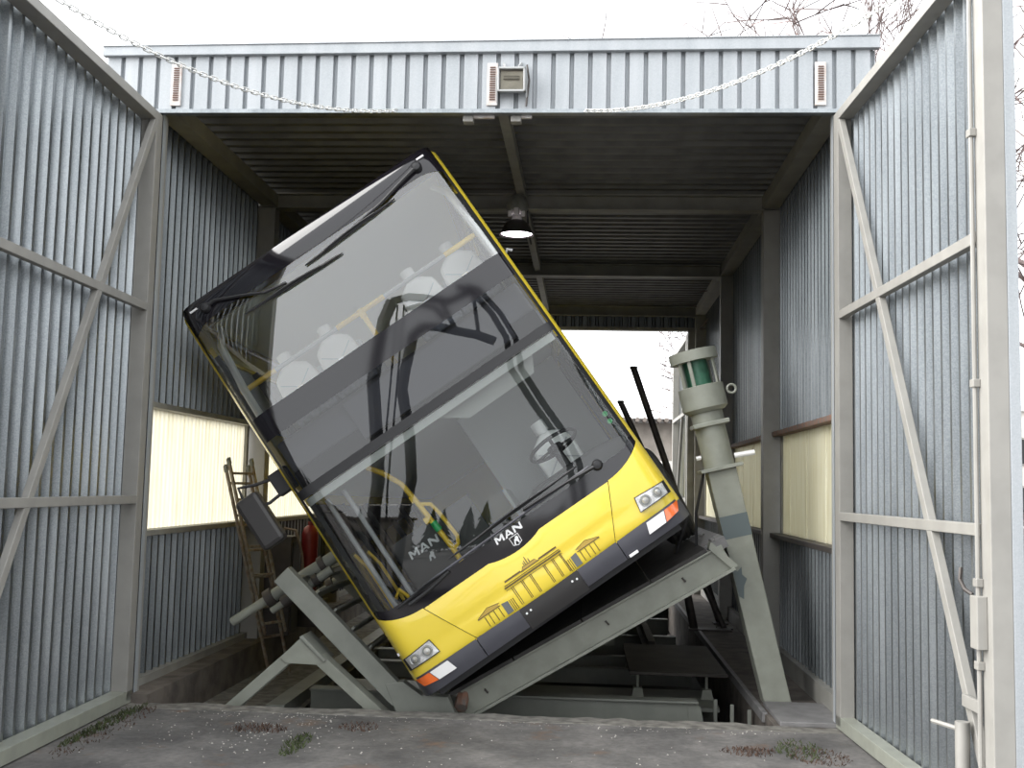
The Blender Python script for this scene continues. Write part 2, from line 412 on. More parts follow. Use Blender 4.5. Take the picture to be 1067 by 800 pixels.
# back wall: header, jambs and an open leaf
wb = empty('wall_back', (0, HL, 0)); tag(wb, 'dark ribbed header and jambs around the open rear end of the hall', 'wall', kind='structure')
for i in range(5):
    corr('header_sheet', 5.32 / 5, .36, 'galvd', wb, (-2.66 + i * 5.32 / 5, 0, 4.27), 0)
q = MB(); q.box(-2.66, 2.66, -.02, .12, 4.25, 4.3); q.build('header_rail', 'paintd', wb)
q = MB(); q.box(2.39, 2.66, -.02, .1, 0, 4.27); q.build('jamb', 'paintd', wb)
q = MB(); q.box(-2.66, -2.39, -.02, .1, 0, 4.27); q.build('jamb', 'paintd', wb)

# ------------------------------------------------------------------ door leaves (frame inside, sheet outside)
def leaf(idx, hinge, ang, sx, L, label, detail=False, H=4.44, thick=.12, z0=.0, flipdir=1, mt_sheet='galv'):
    """local: y = distance from the hinge towards the free edge (along -Y world), x = inward(-)/outward(+) * sx"""
    root = empty('door_%d' % idx, (hinge[0], hinge[1], 0), (0, 0, ang)); tag(root, label, 'door', kind='structure')
    def bx(nm, xa, xb, ya, yb, za, zb, m_='paint', bev=.004):
        q = MB(); xs_ = sorted((xa * sx, xb * sx)); ys_ = sorted((-ya * flipdir, -yb * flipdir)); q.box(xs_[0], xs_[1], ys_[0], ys_[1], za, zb); return q.build(nm, m_, root, bevel=bev)
    t = thick
    bx('hinge_stile', 0, t, 0, .12, .03, H)
    bx('lock_stile', 0, t, L - .12, L, .03, H)
    bx('top_rail', 0, t, .12, L - .12, H - .07, H)
    bx('bottom_rail', 0, t, .0, L, .01, .10, 'greenl')
    for z in (1.49, 2.93): bx('middle_rail', .0, .05, .12, L - .12, z - .03, z + .03)
    q = MB(); q.bar((.025 * sx, -.10 * flipdir, H - .06), (.025 * sx, -(L - .14) * flipdir, .32), .045, .065, upv=(0, 1, 0)); q.build('diagonal_brace', 'paint', root, bevel=.004)
    k = 3; w = L / k
    for i in range(k):
        if sx > 0: corr('door_sheet', w, H - .04, mt_sheet, root, ((t + .046) * sx, (-(i + 1) * w if flipdir > 0 else i * w), .04), PI / 2)
        else: corr('door_sheet', w, H - .04, mt_sheet, root, ((t + .046) * sx, (-i * w if flipdir > 0 else (i + 1) * w), .04), -PI / 2)
    bx('edge_trim', t, t + .055, L - .012, L, .03, H, 'galvl')
    if detail:
        y1 = -(L - .115)
        q = MB(); q.tube([(-.018 * sx, y1, .05), (-.018 * sx, y1, 4.3)], .012, 8); rod = q.build('bolt_rod', 'paint', root, smooth=True)
        bx('lock_box', -.05, .0, L - .14, L - .05, .93, 1.18, 'wlens' if False else 'paint')
        q = MB(); q.tube([(-.03, y1 + .04, 1.18), (-.05, y1 + .08, 1.20), (-.04, y1 + .17, 1.24), (-.03, y1 + .18, 1.30)], .01, 6); q.build('lock_lever', 'blackpost', root, smooth=True)
        for z in (.85, 1.24, 2.2, 3.45): bx('rod_guide', -.035, .0, L - .14, L - .09, z - .02, z + .02)
        q = MB(); q.tube([(-.05, y1 + .14, .05), (-.05, y1 + .14, .56)], .035, 10); q.build('drop_bolt', 'paint', root, smooth=True)
        q = MB(); q.tube([(-.05, y1 + .14, .52), (-.14, y1 + .30, .53)], .012, 6); q.build('bolt_handle', 'paint', root, smooth=True)
        bx('bolt_bracket', -.08, 0, L - .3, L - .12, .12, .16); bx('bolt_bracket', -.02, .0, L - .34, L - .12, .62, .68)
    return root
leaf(1, (-HW, -.02), math.radians(1.4), -1, 2.6, 'open left hall door leaf of ribbed galvanised sheet with diagonal brace')
leaf(2, (HW, -.02), math.radians(2.5), 1, 2.74, 'open right hall door leaf with lock rod and drop bolt', detail=True, thick=.10)
leaf(3, (2.38, HL + .12), 0, 1, 2.9, 'open rear door leaf seen through the hall', H=4.2, flipdir=-1)

# ------------------------------------------------------------------ the bus
BX, BY, BZ, TH, BS = 0.7513, -.0096, 0.5406, 0.6231, 0.93
BL = 9.15
bus = empty('bus', (BX, BY, BZ), (0, -TH, 0)); bus.scale = (BS, BS, BS); bus.rotation_mode = 'ZYX'; bus.rotation_euler = (0, -TH, math.radians(1.5))
tag(bus, 'yellow double-decker bus with black glazed front leaning over on the tilting platform', 'bus')
UM = 1.275
def bulge(u):
    a = abs(u) / UM
    return .004 * u * u + .17 * a ** 28
def wf_(u, v):
    r = .018 * max(0., v - .9) ** 1.6
    if v > 3.72: r += .05 * ((v - 3.72) / .34) ** 4
    if v < .62: r -= .012 * math.sin(min(1, (.62 - v) / .15) * PI / 2)
    return bulge(u) + r
def Sp(u, v, off=0.0): return (u, wf_(u, v) - off, v)
def uspace(u0, u1, n):
    out = []
    for i in range(n + 1):
        out.append(u0 + (u1 - u0) * i / n)
    extra = [s * k for s in (-1, 1) for k in (1.0, 1.08, 1.12, 1.15, 1.175, 1.19, 1.205, 1.22, 1.23, 1.238, 1.246, 1.254, 1.262, 1.269)]
    out += [e for e in extra if u0 + .01 < e < u1 - .01]
    return sorted(set(round(x, 4) for x in out))
def patch(name, material, u0, u1, lo, hi, nu=24, nv=8, off=0.0, parent=None, thick=0.0, smooth=True):
    us = uspace(u0, u1, nu); q = MB(); k = nv + 1
    flo = lo if callable(lo) else (lambda u: lo); fhi = hi if callable(hi) else (lambda u: hi)
    vs = []
    for u in us:
        for j in range(k):
            v = flo(u) + (fhi(u) - flo(u)) * j / nv; vs.append(Sp(u, v, off))
    fs = [(i * k + j, (i + 1) * k + j, (i + 1) * k + j + 1, i * k + j + 1) for i in range(len(us) - 1) for j in range(nv)]
    if thick > 0:
        N = len(vs); M_ = len(us)
        vs2 = [(p[0], p[1] + thick, p[2]) for p in vs]
        q.add(vs + vs2, fs + [tuple(i + N for i in reversed(f)) for f in fs]
              + [(i * k + nv, (i + 1) * k + nv, (i + 1) * k + nv + N, i * k + nv + N) for i in range(M_ - 1)]
              + [(i * k, i * k + N, (i + 1) * k + N, (i + 1) * k) for i in range(M_ - 1)]
              + [(j, j + 1, j + 1 + N, j + N) for j in range(nv)] + [((M_ - 1) * k + j, (M_ - 1) * k + j + N, (M_ - 1) * k + j + 1 + N, (M_ - 1) * k + j + 1) for j in range(nv)])
    else: q.add(vs, fs)
    return q.build(name, material, parent or bus, smooth=smooth)
def polyS(q, pts, off=.004, sub=1):
    """flat print: polygon on the front surface"""
    q.add([Sp(u, v, off) for u, v in pts], [tuple(range(len(pts)))])

GU = 1.243                                    # edge of the glazing
def dip(u): return .045 * max(0., math.cos(max(-1, min(1, (u + .02) / .235)) * PI / 2)) ** .7 if abs(u + .02) < .235 else 0.
def ytop(u):
    a = abs(u); return .912 + (.13 * max(0., (a - .86) / .376) ** 2.2) - dip(u)
def glo(u):
    a = abs(u); return 1.045 + .10 * max(0., (a - 1.05) / .19) ** 3
SEAM = lambda v: .64 + (v - .46) * .53        # seam between centre panel and corner panels
# yellow lower front: centre flap and two corner panels
def ybot(u): return .485 + .018 * abs(u)
def flap():
    q = MB(); nu, nv = 40, 14; k = nv + 1; vs = []
    for i in range(nu + 1):
        s = -1 + 2 * i / nu
        for j in range(k):
            t = j / nv
            # iterate: seam u depends on v
            v = .47 + .44 * t; u = s * SEAM(v)
            v = ybot(u) - .02 + (ytop(u) - .006 - ybot(u) + .02) * t; u = s * SEAM(v) * .995
            crease = .012 * math.exp(-((v - (.655 + .0 * u)) / .02) ** 2) if abs(u) < .6 else 0
            vs.append(Sp(u, v, .012 + (.03 * math.sin(t * PI) ** .6) - (.006 if (abs(v - .655) < .018) else 0)))
    q.add(vs, [(i * k + j, (i + 1) * k + j, (i + 1) * k + j + 1, i * k + j + 1) for i in range(nu) for j in range(nv)])
    return q.build('front_flap', 'yellow', bus, smooth=True)
fp = flap()
def corner(s):
    q = MB(); nu, nv = 30, 12; k = nv + 1; vs = []
    for i in range(nu + 1):
        a = i / nu; a = 1 - (1 - a) ** 1.7
        for j in range(k):
            t = j / nv; u0 = SEAM(.47 + .44 * t) * 1.003; u = u0 + (UM - u0) * a
            v = .475 + (ytop(u) - .475) * t; u0 = SEAM(v) * 1.003; u = u0 + (UM - u0) * a
            vs.append(Sp(s * u, v, .012 + .022 * math.sin(t * PI) ** .6 * (1 - a)))
    q.add(vs, [(i * k + j, (i + 1) * k + j, (i + 1) * k + j + 1, i * k + j + 1) for i in range(nu) for j in range(nv)])
    return q.build('corner_panel', 'yellow', bus, smooth=True)
corner(-1); corner(1)
# dark backing behind seams
patch('front_backing', 'blackm', -1.2, 1.2, .40, .90, 20, 4, off=-.02)
# yellow corner pillars from the lower panels up to the roof
for s in (-1, 1):
    patch('corner_pillar', 'yellow', *sorted((s * GU, s * UM)), lambda u: .95, 4.0, 3, 30, off=.012)
# black mask, windscreens, display band, cap
patch('black_mask', 'black', -GU, GU, lambda u: ytop(u) - .01, glo, 60, 5, off=.002)
ws = patch('lower_windscreen', 'glass', -GU + .004, GU - .004, glo, 2.165, 40, 24, off=.001)
patch('windscreen_top_trim', 'blackm', -GU, GU, 2.155, 2.235, 30, 2, off=.003)
patch('display_glass', 'glasst', -GU + .01, GU - .01, 2.235, 2.715, 40, 10, off=.0025)
patch('display_top_trim', 'black', -GU, GU, 2.715, 2.935, 40, 4, off=.003)
def uhi(u): return 3.848 - .07 * max(0., (abs(u) - .9) / .33) ** 3
uw = patch('upper_windscreen', 'glassu', -GU + .004, GU - .004, 2.935, uhi, 40, 24, off=.001)
patch('roof_cap', 'black', -GU, GU, uhi, 4.06, 40, 14, off=.004)
# windscreen edge seals
for s in (-1, 1):
    patch('edge_seal', 'blackm', *sorted((s * (GU - .028), s * (GU + .002))), 1.1, 2.9, 2, 30, off=.004)
    patch('edge_seal', 'blackm', *sorted((s * (GU - .022), s * (GU + .002))), 2.9, 3.82, 2, 20, off=.004)
# roof shell
w0 = wf_(0, 4.06)
q = MB(); sec = []
for i in range(9):
    t = PI / 2 * i / 8; sec.append((1.155 + .12 * math.sin(t), 3.94 + .12 * math.cos(t)))
sec = [(-a, c) for a, c in reversed(sec)] + sec; sec = [(1.275 if 0 else -1.275, 3.70)] + sec + [(1.275, 3.70)]
k = len(sec); ws_ = [(.44, 0), (.7, 0), (BL, 0)]
vs = []
for (w_, z) in [(0.0, 0), (.8, 0), (BL, 0)]:
    for (a, c) in sec:
        vs.append((a, (w_ if w_ > 0 else (wf_(a * .999, min(c, 4.06)) + .0)), c))
q.add(vs, [(i * k + j, i * k + j + 1, (i + 1) * k + j + 1, (i + 1) * k + j) for i in range(2) for j in range(k - 1)])
q.build('roof', 'yellow', bus, smooth=True)
q = MB(); q.box(-1.19, 1.19, .62, BL - .05, 3.945, 3.96); q.build('upper_ceiling', 'ivory', bus)
# sides
for s in (-1, 1):
    xs_ = sorted((s * 1.235, s * 1.275))
    def sp(nm, w0_, w1_, v0, v1, m_, bev=0): q = MB(); q.box(xs_[0], xs_[1], w0_, w1_, v0, v1); return q.build(nm, m_, bus, bevel=bev)
    sp('side_skirt', .45 if s > 0 else 1.75, 2.1, .36, 1.02, 'yellow'); sp('side_skirt', 3.35, 7.3, .30, 1.02, 'yellow'); sp('side_skirt', 8.6, BL, .36, 1.02, 'yellow')
    sp('wheel_arch_panel', 2.1, 3.35, .92, 1.02, 'yellow'); sp('wheel_arch_panel', 7.3, 8.6, .92, 1.02, 'yellow')
    sp('middle_band', .40, BL, 2.14, 2.86, 'yellow'); sp('upper_band', .5, BL, 3.66, 3.75, 'yellow')
    # pillars and panes
    for row, (v0, v1, st) in enumerate(((1.02, 2.14, .46), (2.86, 3.66, .52))):
        edges = [st, 1.72, 2.95, 4.2, 5.45, 6.7, 7.95, BL]
        for e in edges: 
            q = MB(); q.box(*sorted((s * 1.225, s * 1.268)), e - .03, e + .03, v0, v1); q.build('window_pillar', 'blackm', bus)
        for a, c in zip(edges[:-1], edges[1:]):
            if row == 0 and s < 0 and a == st: continue
            q = MB(); q.box(*sorted((s * 1.255, s * 1.262)), a + .02, c - .02, v0 + .005, v1 - .005); q.build('side_pane', 'glasss', bus)
# front passenger door on the kerb side: two glazed leaves
for a, c in ((.46, 1.07), (1.09, 1.72)):
    q = MB(); u0_, u1_ = -1.272, -1.235
    q.box(u0_, u1_, a, a + .05, .38, 2.13); q.box(u0_, u1_, c - .05, c, .38, 2.13); q.box(u0_, u1_, a, c, .38, .46); q.box(u0_, u1_, a, c, 2.06, 2.13)
    d = q.build('door_leaf_frame', 'blackm', bus)
    q = MB(); q.box(-1.258, -1.25, a + .05, c - .05, .46, 2.06); q.build('door_pane', 'glasss', d)
    q = MB(); q.tube([(-1.2, a + .1, .8), (-1.17, a + .13, 1.0), (-1.17, a + .13, 1.45), (-1.2, a + .1, 1.6)], .016, 8); q.build('door_handrail', 'hyel', d, smooth=True)
# rear
q = MB(); q.box(-1.27, 1.27, BL - .03, BL, .4, 2.1); q.box(-1.27, 1.27, BL - .03, BL, 2.1, 2.9); q.box(-1.27, 1.27, BL - .03, BL, 3.7, 4.0); q.build('rear_panel', 'yellow', bus)
for v0, v1 in ((2.9, 3.7),):
    q = MB(); q.box(-1.2, 1.2, BL - .02, BL - .01, v0, v1); q.build('rear_pane', 'glasss', bus)
# decks
q = MB(); q.box(-1.2, 1.2, .35, BL - .05, .36, .40); q.build('lower_floor', 'floorb', bus)
q = MB(); q.box(-1.23, 1.23, .42, BL - .05, 2.24, 2.42); ud = q.build('upper_deck', 'igrey', bus)
q = MB(); q.box(-1.22, 1.22, .55, BL - .05, 2.225, 2.238); q.build('lower_ceiling', 'ivory', ud)
q = MB(); q.box(-1.05, 1.05, 1.2, 8.2, .30, .36); q.build('chassis', 'blackm', bus)
# upper front shelf/parapet and inner frames seen through the glass
q = MB(); q.box(-1.2, 1.2, .30, .42, 2.42, 2.70); q.build('front_parapet', 'igrey', bus, bevel=.02)
for s in (-1, 1):
    q = MB(); q.tube([(s * 1.20, .42, 2.90), (s * 1.20, .48, 3.3), (s * 1.19, .62, 3.75), (s * 1.12, .72, 3.9)], .035, 8); q.build('inner_pillar', 'ivory', bus, smooth=True)
# destination display case behind the tinted band, showing a dark blank panel
q = MB(); q.box(-.55, .95, .20, .30, 2.30, 2.66); q.build('display_case', 'igrey', bus, bevel=.01)
q = MB(); q.box(-1.2, 1.2, .30, .42, 2.24, 2.42); q.build('display_backing', 'blackm', bus)
# pale blind strip at the top of the lower windscreen
patch('blind_strip', 'ipale', -1.2, 1.19, 2.085, 2.15, 30, 2, off=-.03)
q = MB(); q.add([(0.0, .18, 2.14), (1.0, .22, 2.16), (.9, .27, 1.98), (.25, .25, 1.97)], [(0, 1, 2, 3)]); q.add([(0.0, .2, 2.14), (1.0, .24, 2.16), (.9, .29, 1.98), (.25, .27, 1.97)], [(0, 1, 2, 3)]); q.build('sun_blind', 'ipale', bus)

# handrail behind the upper windscreen: yellow and grey lengths, tee post
wr_ = .50
q = MB(); q.tube([(-1.24, wr_, 3.275), (1.22, wr_, 3.275)], .020, 10); hr = q.build('front_handrail', 'hgrey', bus, smooth=True)
for a, c in ((-1.24, -.89), (-.26, .225), (.85, 1.22)):
    q = MB(); q.tube([(a, wr_, 3.275), (c, wr_, 3.275)], .0245, 10); q.build('yellow_sleeve', 'hyel', hr, smooth=True)
q = MB(); q.tube([(-.01, wr_, 3.275), (-.01, wr_, 2.40)], .024, 10); q.tube([(-.01, wr_, 3.30), (-.01, wr_, 3.22)], .034, 10); q.build('handrail_post', 'hyel', hr, smooth=True)
# upper seats
def seat(u, w_, v0, nm='passenger_seat'):
    r = empty(nm, (u, w_, v0)); r.parent = bus
    q = MB(); q.box(-.21, .21, -.22, .22, .34, .45); q.build('cushion', 'seat', r, bevel=.03)
    q = MB(); q.box(-.21, .21, .18, .27, .42, .86, Matrix.Rotation(-.12, 4, 'X')); q.build('backrest', 'seat', r, bevel=.03)
    q = MB(); q.box(-.05, .05, -.05, .05, -.1, .35); q.build('pedestal', 'blackm', r)
    return r
proto_seat = seat(-.86, 1.22, 2.50)
SU = (-.86, -.42, .50, .93)
for wv in (1.22, 2.2, 3.2):
    for u in SU:
        if (u, wv) == (-.86, 1.22): continue
        c = copy_tree(proto_seat, bus); c.location = (u, wv, 2.50)
for wv in (3.6, 4.6, 5.6):
    for u in SU:
        c = copy_tree(proto_seat, bus); c.location = (u, wv, .40)
# cab: dash, steering wheel, driver seat, partition, handrails
q = MB(); q.prism([(-.02, .45), (1.2, .45), (1.2, 1.16), (.95, 1.20), (.35, 1.20), (.05, 1.02)], .26, .62); q.build('dashboard', 'blackm', bus, bevel=.03)
q = MB(); q.box(-1.18, -.05, .24, .34, .42, 1.02); q.build('front_bulkhead', 'blackm', bus, bevel=.02)
r = empty('steering_wheel', (.70, .74, 1.36), (math.radians(-16), 0, 0)); r.parent = bus
q = MB(); q.tube([(.225 * math.cos(2 * PI * i / 28), .225 * math.sin(2 * PI * i / 28), .06) for i in range(28)], .017, 8, closed=True); q.build('wheel_rim', 'blackm', r, smooth=True)
q = MB(); q.lathe([(.07, .0), (.07, .05), (.03, .06)], 16)
for a in (0, 2.1, 4.2): q.bar((0, 0, .035), (.22 * math.cos(a + .5), .22 * math.sin(a + .5), .058), .03, .015)
q.lathe([(.04, -.35), (.04, 0)], 12); q.build('wheel_hub', 'blackm', r)
c = copy_tree(proto_seat, bus); c.name = 'driver_seat'; c.location = (.70, 1.28, .68)
q = MB(); q.box(.15, 1.2, .62, 2.0, .40, .72); q.build('cab_platform', 'floorb', bus)
q = MB(); q.box(.12, .15, .7, 1.9, .72, 1.35); q.build('cab_door', 'igrey', bus)
q = MB(); q.box(.10, 1.2, 1.86, 1.9, .72, 2.2); q.build('cab_partition', 'igrey', bus)
q = MB(); q.tube([(-.72, .62, 2.16), (-.64, .66, 2.05), (-.56, .70, 1.88), (-.535, .72, 1.65), (-.50, .72, 1.2), (-.50, .72, .42)], .024, 10); hp = q.build('entrance_handrail', 'hyel', bus, smooth=True)
q = MB(); q.tube([(-.54, .72, 1.66), (-.45, .72, 1.60), (-.43, .72, 1.5), (-.41, .72, 1.25), (-.44, .72, 1.19), (-.50, .72, 1.17)], .018, 8); q.build('grab_loop', 'hyel', hp, smooth=True)
for v in (1.72, 1.50):
    q = MB(); q.tube([(-.575, .72, v), (-.52, .72, v)], .034, 10); q.build('rail_clamp', 'hyel', hp, smooth=True)
q = MB(); q.tube([(-.515, .70, 1.46), (-.508, .70, 1.37)], .032, 10); q.build('stop_button', 'gbtn', hp, smooth=True)
q = MB(); q.tube([(-1.02, .55, .7), (-1.0, .6, 1.0), (-1.05, .55, 1.15), (-1.1, .5, 1.1)], .018, 8); q.build('step_handrail', 'hyel', bus, smooth=True)
q = MB(); q.tube([(-1.12, .62, .55), (-1.16, .5, 1.02)], .016, 8); q.build('step_handrail', 'hyel', bus, smooth=True)
for u, w_ in ((-1.12, .42), (-.98, .55)):
    q = MB(); q.tube([(u, w_, .42), (u, w_ + .02, 2.1)], .022, 8); q.build('door_shaft', 'hgrey', bus, smooth=True)
q = MB(); q.box(-.95, -.15, .82, .86, .42, 1.5); dp = q.build('entrance_screen', 'blackm', bus)

# lettering (block strokes) on the front surface
LET = {'M': [[(0, 0), (.2, 0), (.2, .62), (.42, .25), (.58, .25), (.8, .62), (.8, 0), (1, 0), (1, 1), (.78, 1), (.5, .52), (.22, 1), (0, 1)]],
       'A': [[(0, 0), (.22, 0), (.30, .2), (.70, .2), (.62, .38), (.37, .38), (.5, .72), (.78, 0), (1, 0), (.62, 1), (.38, 1)]],
       'N': [[(0, 0), (.2, 0), (.2, .62), (.78, 0), (1, 0), (1, 1), (.8, 1), (.8, .38), (.22, 1), (0, 1)]]}
def lettering(q, text, u0, v0, w_, h_, gap, fn):
    x = u0
    for ch in text:
        for poly in LET[ch]:
            q.add([fn(x + a * w_ + .12 * h_ * c, v0 + c * h_) for a, c in poly], [tuple(range(len(poly)))])
        x += w_ + gap
q = MB(); lettering(q, 'MAN', -.125, .988, .076, .056, .008, lambda u, v: Sp(u, v, .006)); q.build('maker_lettering', 'logo', bus)
# small lion-shaped emblem in a shield outline
q = MB()
sh = [(-.042, .040), (.042, .040), (.040, -.028), (.0, -.044), (-.040, -.028)]
for i in range(5):
    a, c = sh[i], sh[(i + 1) % 5]; q.add([Sp(a[0] + .02, a[1] + .938, .006), Sp(c[0] + .02, c[1] + .938, .006), Sp(c[0] * .88 + .02, c[1] * .88 + .938, .006), Sp(a[0] * .88 + .02, a[1] * .88 + .938, .006)], [(0, 1, 2, 3)])
lion = [(-.028, -.028), (-.016, -.028), (-.006, -.006), (.006, -.012), (.008, -.030), (.02, -.028), (.022, -.004), (.030, .012), (.022, .026), (.008, .028), (.002, .016), (-.010, .010), (-.020, -.006)]
q.add([Sp(a + .02, c + .938, .006) for a, c in lion], [tuple(range(len(lion)))])
q.build('shield_emblem', 'logo', bus)
q = MB(); lettering(q, 'MAN', -.86, 1.30, .09, .07, .01, lambda u, v: (u, .815, v)); q.build('screen_lettering', 'strap', bus)
q = MB(); q.add([(a * 1.2 - .70, .815, c * 1.2 + 1.235) for a, c in lion], [tuple(range(len(lion)))]); q.build('screen_emblem', 'strap', bus)

# gate silhouette printed on the yellow flap
def band(q, u0, v0, u1, v1, h):
    n = 8
    for i in range(n):
        a, c = i / n, (i + 1) / n
        p = [(u0 + (u1 - u0) * a, v0 + (v1 - v0) * a), (u0 + (u1 - u0) * c, v0 + (v1 - v0) * c)]
        q.add([Sp(p[0][0], p[0][1], GO(p[0])), Sp(p[1][0], p[1][1], GO(p[1])), Sp(p[1][0], p[1][1] + h, GO(p[1], h)), Sp(p[0][0], p[0][1] + h, GO(p[0], h))], [(0, 1, 2, 3)])
def GO(p, h=0):
    v = p[1] + h; t = (v - (ybot(p[0]) - .02)) / (ytop(p[0]) - .006 - ybot(p[0]) + .02); t = max(0, min(1, t))
    return .012 + .03 * math.sin(t * PI) ** .6 + .005
q = MB()
band(q, -.265, .668, .262, .668, .013); band(q, -.255, .688, .258, .688, .006); band(q, -.262, .652, .262, .652, .004)
band(q, -.235, .712, -.085, .712, .014); band(q, .085, .712, .25, .712, .014); band(q, -.085, .708, .085, .708, .008)
band(q, -.06, .735, .06, .735, .005)
for (u, h) in ((-.06, .0),): pass
for a, c in (((-.075, .712), (-.055, .735)), ((.075, .712), (.055, .735))): band(q, a[0] - .004, a[1], c[0] + .004, c[1], .004)
# quadriga
for u, v0, v1, wd in ((-.004, .742, .80, .010), (-.022, .742, .775, .010), (.016, .742, .772, .010), (-.036, .745, .765, .008)):
    q.add([Sp(u - wd / 2, v0, GO((u, v0))), Sp(u + wd / 2, v0, GO((u, v0))), Sp(u + wd / 4, v1, GO((u, v1))), Sp(u - wd / 4, v1, GO((u, v1)))], [(0, 1, 2, 3)])
# columns
for u in (-.215, -.20, -.125, -.112, -.045, -.032, .085, .098, .165, .178, .238, .248):
    q.add([Sp(u - .003, .50, GO((u, .50))), Sp(u + .003, .50, GO((u, .50))), Sp(u + .003, .66, GO((u, .66))), Sp(u - .003, .66, GO((u, .66)))], [(0, 1, 2, 3)])
for s in (-1, 1):
    for uu in (.252, .268, .284):
        u = s * uu; q.add([Sp(u - .003, .492, GO((u, .492))), Sp(u + .003, .492, GO((u, .492))), Sp(u + .003, .585, GO((u, .585))), Sp(u - .003, .585, GO((u, .585)))], [(0, 1, 2, 3)])
    for uu in (.385, .43, .475, .515):
        u = s * uu; q.add([Sp(u - .003, .50, GO((u, .50))), Sp(u + .003, .50, GO((u, .50))), Sp(u + .003, .585, GO((u, .585))), Sp(u - .003, .585, GO((u, .585)))], [(0, 1, 2, 3)])
    band(q, *( (-.572, .588, -.365, .588) if s < 0 else (.365, .588, .572, .588)), .008)
    band(q, *( (-.572, .594, -.46, .632) if s < 0 else (.46, .632, .572, .594)), .005)
    band(q, *( (-.46, .632, -.36, .610) if s < 0 else (.36, .610, .46, .632)), .005)
q.build('gate_print', 'decal', fp)
for s in (-1, 1):
    P_ = [(.296, .497), (.352, .497), (.352, .596), (.296, .588)]
    q = MB(); q.add([Sp(s * u, v, GO((u, v))) for u, v in P_], [(0, 1, 2, 3)]); q.build('gate_print_infill', 'decalg', fp)
    q = MB(); q.add([Sp(s * u, v, GO((u, v)) - .002) for u, v in ((.38, .596), (.56, .596), (.46, .63), (.37, .612))], [(0, 1, 2, 3)]); q.build('gate_print_shading', 'decalt', fp)
q = MB(); q.add([Sp(u, v, GO((u, v)) - .002) for u, v in ((-.07, .716), (.07, .716), (.052, .735), (-.052, .735))], [(0, 1, 2, 3)]); q.build('gate_print_shading', 'decalt', fp)

# bumper
def bumper(nm, m_, u0, u1, lo, hi, off, nu=14):
    us = uspace(u0, u1, nu); q = MB(); nv = 6; k = nv + 1; vs = []
    for u in us:
        for j in range(k):
            t = j / nv; v = lo + (hi(u) - lo) * t
            o = off + .03 * math.sin(min(1, t * 1.3) * PI / 2) - .06 * max(0, (abs(u) - 1.05) / .225) ** 2
            vs.append(Sp(u, v, o))
        p = Sp(u, lo, off); vs.append((p[0], p[1] + .16, lo + .02))
    k2 = k + 1
    vs2 = []
    for i in range(len(us)):
        col_ = vs[i * k2:(i + 1) * k2]; vs2 += [col_[-1]] + col_[:-1]
    q.add(vs2, [(i * k2 + j, (i + 1) * k2 + j, (i + 1) * k2 + j + 1, i * k2 + j + 1) for i in range(len(us) - 1) for j in range(k2 - 1)])
    return q.build(nm, m_, bus, smooth=True)
bumper('bumper_centre', 'bumper', -.655, -.262, .325, lambda u: ybot(u) - .008, .02)
bumper('bumper_centre', 'bumper', .285, .655, .325, lambda u: ybot(u) - .008, .02)
npl = bumper('number_plate_recess', 'bumpd', -.26, .283, .30, lambda u: ybot(u) - .008, .012)
bumper('bumper_corner', 'bumper', -UM, -.662, .325, lambda u: ybot(u) - .01, .022, 16)
bumper('bumper_corner', 'bumper', .662, UM, .325, lambda u: ybot(u) - .01, .022, 16)
q = MB(); q.box(-1.15, 1.15, .12, .5, .27, .34); q.build('front_undertray', 'blackm', bus)
for u, v in ((-.225, .425), (-.185, .43), (.205, .43), (.245, .425)):
    q = MB(); q.lathe([(.009, 0), (.009, .006)], 8, Matrix.Translation(Sp(u, v, .045)) @ Matrix.Rotation(PI / 2, 4, 'X')); q.build('plate_screw', 'logo', npl)
# tow-eye cover highlight, put in as a small white block
q = MB(); q.box(-.04, .04, 0, .012, -.012, .012, Matrix.Translation(Sp(.72, .335, .05))); q.build('towing_cover_highlight', 'logo', bus, bevel=.004)
